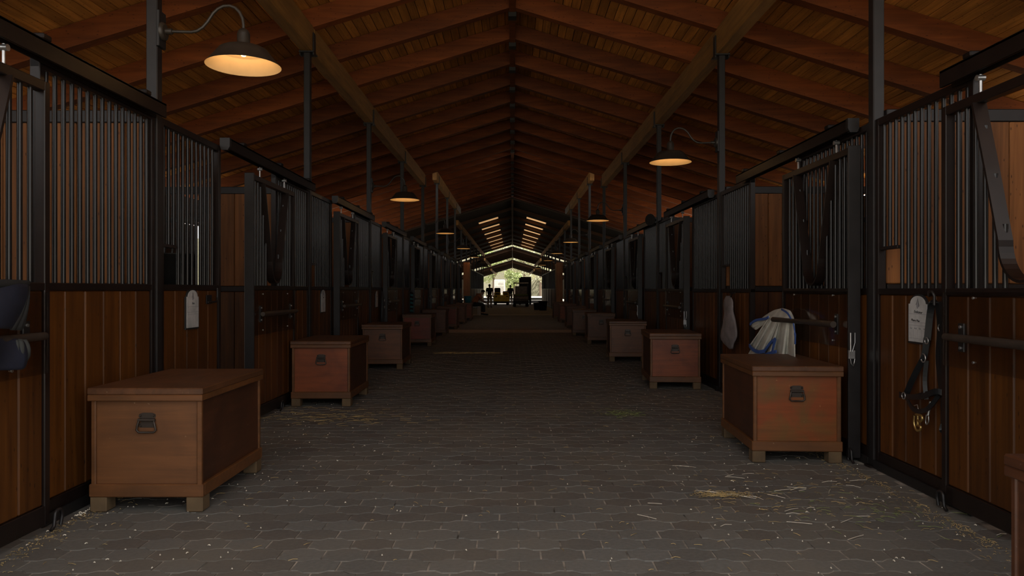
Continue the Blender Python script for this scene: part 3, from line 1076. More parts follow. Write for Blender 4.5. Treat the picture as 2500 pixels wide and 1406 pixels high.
def name_board(side, y, z, lab, l1, l2, days=True, wd=0.225, ht=0.30):
    """hangs on the board wall; local u runs along the wall so that it reads from the aisle"""
    s = 1 if side == 'left' else -1
    x = (XL if s > 0 else XR) + s * 0.019
    root = thing('name_board', lab, 'sign', (x, y, z), 0, 'stall name boards')
    # frame turning (u, v, depth) into the aisle-facing plane
    rot = (R(90), 0, R(90) if s > 0 else R(-90))

    def outline(g):
        w2 = wd / 2 - g
        sh = ht * 0.20
        pts = [(-w2, -ht / 2 + g), (w2, -ht / 2 + g), (w2, ht / 2 - sh)]
        r = w2 - 0.018
        for k in range(0, 13):
            a_ = PI * k / 12
            pts.append((r * math.cos(a_), ht / 2 - sh + (sh - g) * math.sin(a_)))
        pts.append((-w2, ht / 2 - sh))
        return pts
    mk('backing', 'sign_black', root, lambda b_: b_.prism(outline(0), 'z', 0, 0.010), (0, 0, 0), rot)
    face = mk('face', 'sign_white', root, lambda b_: b_.prism(outline(0.012), 'z', 0.010, 0.013), (0, 0, 0), rot)
    em = mk('emblem', 'sign_black', face, lambda b_: (b_.prism([(0.000, 0.128), (0.018, 0.078), (0.010, 0.070), (0.012, 0.080), (0.002, 0.108)], 'z', 0.013, 0.0136),
                                                      b_.prism([(-0.001, 0.118), (-0.013, 0.082), (-0.017, 0.086)], 'z', 0.013, 0.0136)))
    mk('emblem_fill', 'sign_faint', face, lambda b_: b_.prism([(0.0, 0.104), (0.009, 0.078), (0.005, 0.062), (-0.006, 0.062), (-0.012, 0.078)], 'z', 0.013, 0.0133))
    ob('lettering', text_mesh(l1, 0.024, 'sign_black'), face, (0.006, 0.034, 0.0136), (0, 0, R(-3)))
    if l2:
        ob('lettering', text_mesh(l2, 0.021, 'sign_black'), face, (-0.024, -0.016, 0.0136), (0, 0, R(-3)))
    mk('ruled_lines', 'sign_faint', face, lambda b_: ([b_.box((0, v, 0.0132), (wd * .86, 0.0022, 0.0006)) for v in ((0.029, -0.022, -0.040, -0.118) if l2 else (0.016, -0.024, -0.040))],
                                                      [b_.box((u, -0.09, 0.0132), (0.002, 0.055, 0.0006)) for u in ((-0.045, 0.0, 0.045) if days else (-0.05, 0.05))]))
    if days and l2:
        for k in range(4):
            ob('lettering', text_mesh('Tue Wed Thu Sat'.split()[k], 0.014, 'sign_faint'), face, (-0.072 + 0.048 * k, -0.062, 0.0136))
    return root


name_board('right', 4.44, 1.022, 'white arch-topped name board lettered Endeavor above the black halter', 'Endeavor', 'Maura Mae')
name_board('left', 5.49, 1.055, 'white arch-topped name board on the left boards behind the nearest chest', 'Sara', '', False)
name_board('left', 9.28, 1.055, 'narrow-looking name board beside the second left stall door', 'Sam', '', False)
name_board('left', 12.95, 1.03, 'small pale name board beyond the third left post', 'Max', '', False)

# ------------------------------------------------------------ latches and hooks
lt = thing('bolt_latch', 'steel slide bolt latch beside the left name board', 'latch', (XL + 0.02, 5.80, 1.12))
bx('plate', (0.006, 0.10, 0.07), 'black_steel', lt, (0.004, 0, 0), 0.002)
mk('bolt', 'post_steel', lt, lambda b_: b_.tube([(0.018, -0.05, -0.02), (0.018, 0.10, -0.02), (0.018, 0.125, -0.01), (0.018, 0.13, 0.03), (0.018, 0.13, 0.09)], 0.007, 8))
for i, (y, lab) in enumerate(((5.12, 'chrome spring latch on the open right door edge'), (10.07, 'chrome latch on the second right door edge'), (13.83, 'chrome latch on the third right door edge'))):
    la = thing('spring_latch', lab, 'latch', (XR - 0.072 - 0.055, y + 0.01, 0.78), 0, 'latches on the right doors')
    bx('body', (0.045, 0.02, 0.06), 'zinc', la, (0.01, -0.012, -0.03), 0.003)
    mk('pin', 'zinc', la, lambda b_: (b_.tube([(0.0, -0.02, -0.01), (0.0, -0.02, 0.12)], 0.006, 8), b_.tube([(0.012, -0.02, -0.01), (0.03, -0.02, 0.05), (0.03, -0.02, 0.12)], 0.003, 6)))
    mk('chain', 'zinc', la, lambda b_: b_.tube([(0.0, -0.018, -0.06), (0.004, -0.02, -0.09), (0.018, -0.02, -0.115), (0.026, -0.02, -0.08), (0.03, -0.018, -0.06)], 0.004, 6))

# ------------------------------------------------------------ halter beside the right name board
HX = XR - 0.055


def P(px, py, X=HX):
    """photo measurement turned into a point on the plane of the right boards"""
    Y = X * 1810 / (px - 1251)
    return Vector((X, Y, 1.2 - (py - 706) * Y / 1810))


def curve(pts, n=5):
    """smooth curve through points"""
    pts = [Vector(p) for p in pts]
    out = []
    for i in range(len(pts) - 1):
        p0, p1, p2, p3 = pts[max(i - 1, 0)], pts[i], pts[i + 1], pts[min(i + 2, len(pts) - 1)]
        for k in range(n):
            u = k / n
            out.append(0.5 * ((2 * p1) + (p2 - p0) * u + (2 * p0 - 5 * p1 + 4 * p2 - p3) * u * u + (3 * p1 - p0 - 3 * p2 + p3) * u ** 3))
    out.append(pts[-1])
    return out


base = P(2290, 760)
ht_ = thing('halter', 'black leather halter with brass snap hanging beside the Endeavor board', 'halter', tuple(base))


def q(px, py, dx=0.0):
    return P(px, py, HX + dx) - base


def strap(nm, pts, wd=0.024, th=0.006, m_='leather', face=True):
    up_ = abs((Vector(pts[-1]) - Vector(pts[0])).normalized().z) > .5
    wv = (0, 0, 1) if not up_ else (-0.75, 0.66, 0) if face else (0, 1, 0)
    return mk(nm, m_, ht_, lambda b_: b_.ribbon(curve(pts), wd * (1.2 if face else 1.6), th, wv))


hk = mk('hook', 'post_steel', ht_, lambda b_: b_.tube([q(2268, 722, .03), q(2268, 712, -.03), q(2276, 712, -.04), q(2281, 722, -.03), q(2281, 745, -.03)], 0.008, 8))
cp = strap('crown_strap', [q(2284, 738, -.02), q(2277, 742, -.01), q(2271, 765), q(2264, 830)], 0.03)
strap('cheek_strap', [q(2263, 825), q(2257, 868), q(2249, 885), q(2228, 925), q(2213, 962)], 0.028)
strap('crown_strap', [q(2276, 740), q(2288, 746), q(2294, 800, .01), q(2290, 870, .01), q(2296, 940, .01), q(2300, 970, .01)], 0.024, face=False)
strap('nose_band', [q(2196, 962, -.03), q(2215, 968, -.05), q(2250, 968, -.06), q(2285, 955, -.05), q(2308, 962, -.02)], 0.026)
strap('nose_band', [q(2196, 965, -.02), q(2225, 970, .0), q(2270, 960, .01), q(2300, 962, .0)], 0.024)
strap('chin_strap', [q(2214, 972, -.03), q(2226, 995, -.04), q(2245, 1004, -.04), q(2268, 995, -.04), q(2292, 965, -.02)], 0.022)
strap('throat_strap', [q(2262, 880, .01), q(2258, 930, .01), q(2262, 975, .01)], 0.02)
strap('lead_strap', [q(2305, 738), q(2312, 780), q(2316, 860), q(2318, 930), q(2318, 980)], 0.022, face=False)
strap('lead_strap', [q(2298, 736), q(2300, 830, -.01), q(2302, 930, -.01), q(2302, 1040, -.01)], 0.022, face=False)
strap('lead_end', [q(2302, 1036, -.01), q(2299, 1050, -.015), q(2306, 1056, -.015), q(2311, 1048, -.01)], 0.02)
strap('spare_strap', [q(2318, 745, .01), q(2326, 860, .01), q(2320, 970, .01)], 0.02, face=False)


def ring(nm, c0, r, m_, tr_=0.004):
    mk(nm, m_, ht_, lambda b_: b_.tube([Vector(c0) + Vector((0, r * math.cos(2 * PI * k / 16), r * math.sin(2 * PI * k / 16))) for k in range(17)], tr_, 6, False))


ring('cheek_ring', q(2254, 874, -.008), 0.024, 'zinc')
ring('buckle', q(2262, 832, -.008), 0.018, 'zinc', 0.0035)
ring('buckle', q(2295, 800, -.004), 0.019, 'zinc', 0.0035)
ring('nose_ring', q(2206, 966, -.05), 0.02, 'zinc', 0.0035)
mk('hook_link', 'zinc', ht_, lambda b_: b_.tube([q(2232, 990, -.04), q(2240, 988, -.04), q(2243, 1005, -.04), q(2241, 1012, -.04)], 0.003, 6))
mk('snap_hook', 'brass', ht_, lambda b_: (b_.tube(curve([q(2236, 1012, -.045), q(2248, 1014, -.045), q(2252, 1022, -.045), q(2246, 1030, -.045), q(2241, 1024, -.045)]), 0.0075, 8),
                                          b_.tube([q(2241, 1010, -.045), q(2241, 1040, -.045)], 0.008, 8),
                                          b_.tube(curve([q(2233, 1014, -.045), q(2232, 1034, -.045), q(2238, 1050, -.045), q(2246, 1050, -.045), q(2248, 1042, -.045), q(2242, 1038, -.045)]), 0.0075, 8)))
mk('small_snap', 'zinc', ht_, lambda b_: (b_.tube(curve([q(2262, 1012, -.02), q(2260, 1028, -.02), q(2262, 1036, -.02), q(2267, 1030, -.02), q(2267, 1016, -.02)]), 0.004, 6), b_.tube([q(2272, 980, -.01), q(2266, 1014, -.02)], 0.009, 6)))


# ------------------------------------------------------------ cloths
def cloth(name, m, parent, rows, th=0.008, loc=(0, 0, 0), sub=1):
    """rows: list of rows of points, lofted into one thick sheet"""
    n = len(rows[0])
    me_ = bpy.data.meshes.new(name)
    vs = [tuple(p) for r in rows for p in r]
    fs = [(i * n + k, i * n + k + 1, (i + 1) * n + k + 1, (i + 1) * n + k) for i in range(len(rows) - 1) for k in range(n - 1)]
    me_.from_pydata(vs, [], fs)
    me_.polygons.foreach_set('use_smooth', [True] * len(fs))
    me_.materials.append(MATS[m])
    o = ob(name, me_, parent, loc)
    if sub:
        ss = o.modifiers.new('smooth', 'SUBSURF')
        ss.levels = ss.render_levels = sub
    sd = o.modifiers.new('thick', 'SOLIDIFY')
    sd.thickness = th
    sd.offset = 0
    return o


# white sheet with blue edging, thrown over the swung blanket bar of the open right door
SX = 2.27
b0 = Vector((SX, 6.36, 0.96))
sh = thing('horse_sheet', 'crumpled white sheet with blue edging hung over the blanket bar above the orange chest', 'blanket', tuple(b0), 0)


def W(px, py, dx=0.0):
    X = SX + dx
    Y = SX * 1810 / (px - 1251)
    Y = Y * X / SX
    return Vector((X, Y, 1.2 - (py - 706) * Y / 1810)) - b0


def fan(top, botm, n, m_, nm, rows=7, amp=0.018, seed=1, dx0=-0.03, dx1=-0.05):
    rnd = random.Random(seed)
    ph = [rnd.uniform(0, 6) for _ in range(3)]
    out = []
    for i in range(rows):
        u = i / (rows - 1)
        r = []
        for k in range(n):
            v = k / (n - 1)

            def at_(line):
                f_ = v * (len(line) - 1)
                a_ = min(int(f_), len(line) - 2)
                g_ = f_ - a_
                return (line[a_][0] * (1 - g_) + line[a_ + 1][0] * g_, line[a_][1] * (1 - g_) + line[a_ + 1][1] * g_)
            tp, bt = at_(top), at_(botm)
            px, py = tp[0] * (1 - u) + bt[0] * u, tp[1] * (1 - u) + bt[1] * u
            wv = math.sin(v * 17 + ph[0]) * amp + math.sin(v * 31 + ph[1] + u * 2) * amp * 0.45
            r.append(W(px, py, dx0 * (1 - u) + dx1 * u - wv * (0.35 + 0.65 * u)))
        out.append(r)
    return cloth(nm, m_, sh, out, 0.006)


fan([(1845, 790), (1868, 770), (1890, 757), (1912, 752), (1930, 758), (1938, 775)], [(1842, 800), (1865, 785), (1888, 776), (1908, 775), (1926, 782), (1941, 800)], 18, 'white_cloth', 'top_fold', 5, 0.008, 3, 0.02, -0.03)
fan([(1893, 776), (1905, 780), (1920, 782), (1940, 785)], [(1862, 862), (1885, 868), (1912, 871), (1941, 876)], 26, 'white_cloth', 'front_fall', 8, 0.022, 5, -0.02, -0.04)
fan([(1878, 772), (1888, 774), (1902, 780)], [(1829, 845), (1845, 857), (1868, 862)], 16, 'white_cloth', 'left_fall', 7, 0.016, 8, -0.035, -0.07)
fan([(1880, 770), (1875, 776), (1872, 786)], [(1833, 786), (1833, 796), (1845, 806)], 10, 'white_cloth', 'side_flap', 6, 0.010, 11, -0.03, -0.05)
fan([(1835, 850), (1850, 858), (1880, 850)], [(1826, 866), (1840, 868), (1868, 869)], 12, 'white_cloth', 'under_fold', 4, 0.010, 12, -0.03, -0.04)


def trim(pts, wd=0.022):
    mk('blue_edging', 'blue_trim', sh, lambda b_: b_.ribbon(curve([W(*p) for p in pts]), wd, 0.008, (0, 0.35, 1)))


trim([(1829, 843, -.085), (1838, 853, -.10), (1852, 859, -.10), (1866, 857, -.09)], 0.03)
trim([(1866, 857, -.09), (1880, 838, -.075), (1892, 828, -.07)], 0.024)
trim([(1893, 826, -.075), (1888, 845, -.08), (1884, 866, -.075)], 0.03)
trim([(1868, 866, -.075), (1880, 862, -.08), (1895, 858, -.07)], 0.026)
trim([(1831, 792, -.06), (1845, 782, -.055), (1868, 778, -.05), (1876, 774, -.05)], 0.022)
trim([(1908, 755, -.02), (1922, 764, -.035), (1932, 780, -.045)], 0.014)
trim([(1937, 790, -.055), (1941, 815, -.06), (1941, 840, -.06)], 0.014)

# swung-out bar that carries it is the door's own bar; navy rug on the nearest left door
NX = -2.235
n0 = Vector((NX, 3.35, 0.99))
nv = thing('navy_rug', 'dark navy horse rug bunched over the blanket bar at the left edge', 'blanket', tuple(n0), 0)


def V(px, py, dx=0.0):
    X = NX + dx
    Y = NX * 1810 / (px - 1251)
    return Vector((X, Y, 1.2 - (py - 706) * Y / 1810)) - n0


def sheet(nm, m_, L0, L1, n, rows, amp, seed):
    rnd = random.Random(seed)
    ph = rnd.uniform(0, 6)
    out = []
    for i in range(rows):
        u = i / (rows - 1)
        r = []
        for k in range(n):
            v = k / (n - 1)
            px = L0[0][0] + (L0[1][0] - L0[0][0]) * v
            py = L0[0][1] + (L0[1][1] - L0[0][1]) * v
            qx = L1[0][0] + (L1[1][0] - L1[0][0]) * v
            qy = L1[0][1] + (L1[1][1] - L1[0][1]) * v
            wv = amp * math.sin(v * 14 + ph + u * 1.5)
            r.append(V(px * (1 - u) + qx * u, py * (1 - u) + qy * u, 0.02 + wv + 0.015 * math.sin(u * PI)))
        out.append(r)
    cloth(nm, m_, nv, out, 0.012)


sheet('upper_fold', 'navy_cloth', [(-260, 686), (56, 694)], [(-260, 800), (40, 802)], 20, 7, 0.016, 3)
sheet('binding', 'rubber', [(-260, 678), (62, 686)], [(-260, 700), (50, 700)], 14, 3, 0.006, 4)
sheet('lower_fold', 'navy_cloth', [(-260, 820), (45, 828)], [(-260, 912), (38, 902)], 20, 6, 0.018, 6)
sheet('grey_lining', 'grey_cloth', [(30, 828), (52, 830)], [(18, 898), (64, 872)], 8, 5, 0.012, 9)
sheet('side_edge', 'rubber', [(52, 700), (59, 697)], [(12, 806), (44, 806)], 8, 5, 0.008, 10)

# white mesh bag hanging beyond the open right door
bgx = XR - 0.06
bp = Vector((bgx, bgx * 1810 / (1787 - 1251), 1.02))
bag = thing('hay_net', 'crumpled pale mesh bag hanging from a hook beyond the open right door', 'bag', tuple(bp), 0)


def B(px, py, dx=0.0):
    Y = bgx * 1810 / (px - 1251)
    return Vector((bgx + dx, Y, 1.2 - (py - 706) * Y / 1810)) - bp


prof = [(722, 1781, 1790), (732, 1775, 1796), (745, 1774, 1797), (760, 1778, 1798), (775, 1775, 1801), (800, 1770, 1805), (822, 1765, 1807), (836, 1774, 1799), (846, 1784, 1799), (852, 1789, 1796)]
rws = []
for j, (py, l_, r_) in enumerate(prof):
    ringp = []
    for k in range(13):
        a_ = 2 * PI * k / 12
        cx_, hw_ = (l_ + r_) / 2, (r_ - l_) / 2
        wob = 1 + 0.14 * math.sin(3 * a_ + j * 1.3)
        ringp.append(B(cx_ + hw_ * math.cos(a_) * wob, py, -0.035 + 0.045 * math.sin(a_) * (hw_ / 20) * wob))
    rws.append(ringp)
cloth('net', 'mesh_bag', bag, rws, 0.004)
mk('hook', 'black_steel', bag, lambda b_: b_.tube([B(1789, 715, .03), B(1789, 715, -.03), B(1792, 726, -.035), B(1795, 716, -.03)], 0.006, 6))

# small halters and ropes on the far fronts
def small_halter(side, y, lab, m_='leather', rope=False):
    s = 1 if side == 'left' else -1
    x = (XL if s > 0 else XR) + s * 0.06
    h = thing('halter' if not rope else 'lead_rope', lab, 'halter' if not rope else 'rope', (x, y, 1.12), 0)
    if not rope:
        for k, (dy, L_, wd) in enumerate(((-0.10, 0.62, 0.05), (0.0, 0.70, 0.06), (0.10, 0.55, 0.05), (0.05, 0.75, 0.05))):
            mk('strap', m_, h, lambda b_: b_.ribbon(curve([(0, dy * 0.2, 0.04), (s * 0.02, dy * 0.8, -0.15), (s * 0.015, dy, -L_ * 0.7), (0, dy * 0.6, -L_)]), wd, 0.015, (0, 1, 0)))
        for k in range(2):
            mk('ring', 'zinc', h, lambda b_: b_.tube([(s * 0.04, 0.03 + 0.022 * math.cos(2 * PI * t_ / 10), -0.12 - 0.12 * k + 0.022 * math.sin(2 * PI * t_ / 10)) for t_ in range(11)], 0.006, 5, False))
    else:
        mk('hook', 'black_steel', h, lambda b_: b_.tube([(-s * 0.05, 0, 0.03), (s * 0.03, 0, 0.03), (s * 0.04, 0, 0.06)], 0.008, 6))
        for k in range(14):
            mk('coil', m_ if k % 2 else 'rubber', h, lambda b_: b_.tube([(s * 0.01, -0.035, -0.045 * k), (s * 0.045, 0.0, -0.045 * k - 0.012), (s * 0.01, 0.035, -0.045 * k - 0.024)], 0.024, 6))
    return h


small_halter('left', 13.3, 'black halter bundle hanging beyond the third left post')
small_halter('left', 17.0, 'teal and black coiled lead rope on the left boards', 'teal_rope', True)
small_halter('left', 20.6, 'black halter on the left near the pale threshold')
small_halter('left', 24.4, 'black halter on the left beyond the threshold')
small_halter('left', 28.1, 'farthest black halter on the left boards')
small_halter('right', 19.3, 'black halter bundle on the right above the far chests')
small_halter('right', 15.6, 'black halter on the right by the fourth post')

# dark feed bucket behind the bars by the nearest left post
fb = thing('feed_tub', 'dark feed tub behind the bars by the nearest left post', 'tub', (XL - 0.21, 5.66, 1.02))
mk('tub', 'black_plastic', fb, lambda b_: b_.lathe([(0.10, 0), (0.13, 0.02), (0.16, 0.44), (0.175, 0.45), (0.15, 0.45), (0.12, 0.03), (0.001, 0.03)], 16))
mk('bracket', 'black_steel', fb, lambda b_: b_.box((0.16, 0, 0.36), (0.06, 0.05, 0.03)))

# teal bucket and black bag on the farthest left chest
bk = thing('bucket', 'teal plastic bucket standing on the farthest left chest', 'bucket', (-1.76, 29.2, 0.672))
mk('pail', 'teal_plastic', bk, lambda b_: b_.lathe([(0.001, 0), (0.11, 0), (0.15, 0.25), (0.16, 0.26), (0.14, 0.25), (0.10, 0.01), (0.001, 0.01)], 16))
mk('bail', 'zinc', bk, lambda b_: b_.tube([(-0.15, 0, 0.24), (-0.10, -0.09, 0.20), (0, -0.14, 0.18), (0.10, -0.09, 0.20), (0.15, 0, 0.24)], 0.005, 6))
gb = thing('grooming_bag', 'small black bag beside the teal bucket', 'bag', (-2.02, 29.1, 0.672))
mk('body', 'black_plastic', gb, lambda b_: b_.box((0, 0, 0.065), (0.16, 0.22, 0.13), 0.03))
mk('strap', 'leather', gb, lambda b_: b_.ribbon(curve([(0, -0.08, 0.12), (0, -0.05, 0.18), (0, 0.05, 0.18), (0, 0.08, 0.12)]), 0.02, 0.005, (1, 0, 0)))

# black muck tubs on the right
for i, (x, y, r_, hh, lab) in enumerate(((1.72, 41.9, 0.26, 0.52, 'large black muck tub by the right tack room'), (1.42, 43.2, 0.20, 0.40, 'smaller black muck tub left of the large one'))):
    tb = thing('muck_tub', lab, 'tub', (x, y, 0.002), 0)
    mk('tub', 'black_plastic', tb, lambda b_: b_.lathe([(0.001, 0), (r_ * .78, 0), (r_, hh), (r_ + 0.03, hh + 0.01), (r_ - 0.02, hh), (r_ * .75, 0.02), (0.001, 0.02)], 20))
    for q_ in (-1, 1):
        mk('rope_handle', 'rubber', tb, lambda b_: b_.tube([(q_ * (r_ + 0.01), -0.07, hh - 0.03), (q_ * (r_ + 0.05), 0, hh - 0.08), (q_ * (r_ + 0.01), 0.07, hh - 0.03)], 0.012, 6))

# ------------------------------------------------------------ vehicles
def wheel(root, x, y, r_, wd):
    wh = mk('wheel', 'rubber', root, lambda b_: b_.tube([(x - wd / 2, y, r_), (x - wd / 2 + .02, y, r_), (x + wd / 2 - .02, y, r_), (x + wd / 2, y, r_)], [r_ * .9, r_, r_, r_ * .9], 20))
    mk('hub', 'zinc', wh, lambda b_: b_.tube([(x - wd / 2 - .01, y, r_), (x + wd / 2 + .01, y, r_)], r_ * 0.4, 12))


gc = thing('golf_cart', 'taupe golf cart with pale roof parked in the far aisle', 'cart', (0.58, 50.5, 0.002))
mk('body', 'taupe_paint', gc, lambda b_: (b_.box((0, 0.9, 0.47), (1.06, 1.5, 0.28), 0.06), b_.box((0, 0.12, 0.62), (1.04, 0.35, 0.26), 0.05), b_.prism([(1.55, 0.35), (2.3, 0.35), (2.32, 0.6), (1.75, 0.85), (1.55, 0.6)], 'x', -0.5, 0.5)))
mk('bumper', 'black_plastic', gc, lambda b_: b_.box((0, 0.02, 0.30), (1.08, 0.22, 0.22), 0.04))
mk('seat', 'dark_trousers', gc, lambda b_: b_.box((0, 0.75, 0.70), (1.0, 0.5, 0.16), 0.04))
mk('seat_back', 'taupe_paint', gc, lambda b_: b_.box((0.02, 0.40, 1.10), (0.84, 0.10, 0.62), 0.04))
mk('cargo_bed', 'green_hay', gc, lambda b_: b_.box((0, 0.10, 0.80), (0.95, 0.4, 0.12), 0.03))
mk('roof', 'cart_roof', gc, lambda b_: b_.box((0, 0.95, 1.62), (1.05, 1.7, 0.07), 0.03))
for sx in (-0.47, 0.47):
    mk('roof_post', 'black_steel', gc, lambda b_: b_.tube([(sx, 0.22, 0.7), (sx, 0.25, 1.6)], 0.022, 8))
    mk('roof_post', 'black_steel', gc, lambda b_: b_.tube([(sx, 1.75, 0.6), (sx, 1.62, 1.6)], 0.022, 8))
    for yy in (0.35, 1.95):
        wheel(gc, sx * 0.93, yy, 0.21, 0.2)
yc_ = thing('utility_cart', 'bright yellow utility cart parked left of the golf cart', 'cart', (-0.83, 55.5, 0.002))
mk('body', 'yellow_paint', yc_, lambda b_: (b_.box((0, 0.25, 0.50), (1.18, 0.5, 0.52), 0.05), b_.box((0, 1.2, 0.45), (1.18, 1.7, 0.30), 0.05), b_.box((-0.30, 0.2, 0.86), (0.50, 0.3, 0.22), 0.05), b_.box((0.33, 0.2, 0.86), (0.46, 0.3, 0.20), 0.05)))
mk('bumper', 'black_plastic', yc_, lambda b_: b_.box((0, 0.03, 0.22), (1.16, 0.2, 0.14), 0.03))
for sx, zt in ((-0.30, 1.30), (0.33, 1.05)):
    mk('seat_back', 'black_plastic', yc_, lambda b_: b_.box((sx, 0.45, (0.8 + zt) / 2), (0.46, 0.14, zt - 0.8), 0.05))
    mk('vent', 'black_plastic', yc_, lambda b_: b_.box((sx, 0.045, 0.86), (0.30, 0.03, 0.10), 0.01))
    mk('tail_lamp', 'dark_trousers', yc_, lambda b_: b_.box((sx * 1.3, -0.005, 0.66), (0.14, 0.02, 0.06), 0.008))
for sx in (-0.46, 0.46):
    for yy in (0.45, 1.75):
        wheel(yc_, sx, yy, 0.22, 0.2)
bt = thing('box_trailer', 'tall black box trailer parked beyond the golf cart', 'trailer', (0.98, 56.5, 0.002))
mk('box', 'black_plastic', bt, lambda b_: b_.box((0, 1.1, 1.22), (0.92, 2.2, 1.72), 0.04))
mk('rear_door', 'dark_trousers', bt, lambda b_: b_.box((0, -0.005, 1.2), (0.80, 0.03, 1.5), 0.01))
mk('roof_rail', 'black_steel', bt, lambda b_: b_.box((0.05, 1.1, 2.11), (0.8, 2.0, 0.07), 0.02))
for sx in (-0.40, 0.40):
    wheel(bt, sx, 1.2, 0.30, 0.16)
wt = thing('horse_trailer', 'bright white horse trailer outside the far opening', 'trailer', (-1.95, 112.0, 0.0), 0)
mk('body', 'white_panel', wt, lambda b_: b_.box((0, 2, 1.55), (1.6, 4, 2.2), 0.08))
mk('window', 'white_plastic', wt, lambda b_: b_.box((0.2, -0.005, 2.0), (0.8, 0.03, 0.35), 0.01))
mk('rear_ramp', 'white_plastic', wt, lambda b_: b_.box((0, -0.01, 1.1), (1.4, 0.03, 1.1), 0.01))
mk('fender', 'grey_cloth', wt, lambda b_: b_.box((0.82, 2, 0.62), (0.12, 1.6, 0.2), 0.04))
for sx in (-0.7, 0.7):
    for yy in (1.6, 2.4):
        wheel(wt, sx, yy, 0.35, 0.2)


# ------------------------------------------------------------ people
def grow(name, m, parent, verts, edges, radii, sub=2, root=0):
    me_ = bpy.data.meshes.new(name)
    me_.from_pydata(verts, edges, [])
    o = bpy.data.objects.new(name, me_)
    C.objects.link(o)
    sk = o.modifiers.new('skin', 'SKIN')
    sk.use_smooth_shade = True
    for i, r_ in enumerate(radii):
        v = me_.skin_vertices[0].data[i]
        v.radius = r_ if isinstance(r_, tuple) else (r_, r_)
        v.use_root = i == root
    ss = o.modifiers.new('sub', 'SUBSURF')
    ss.levels = ss.render_levels = sub
    bpy.context.view_layer.update()
    dg = bpy.context.evaluated_depsgraph_get()
    me2 = bpy.data.meshes.new_from_object(o.evaluated_get(dg))
    bpy.data.objects.remove(o)
    me2.materials.clear()
    me2.materials.append(MATS[m])
    me2.polygons.foreach_set('use_smooth', [True] * len(me2.polygons))
    o = ob(name, me2, parent)
    return o


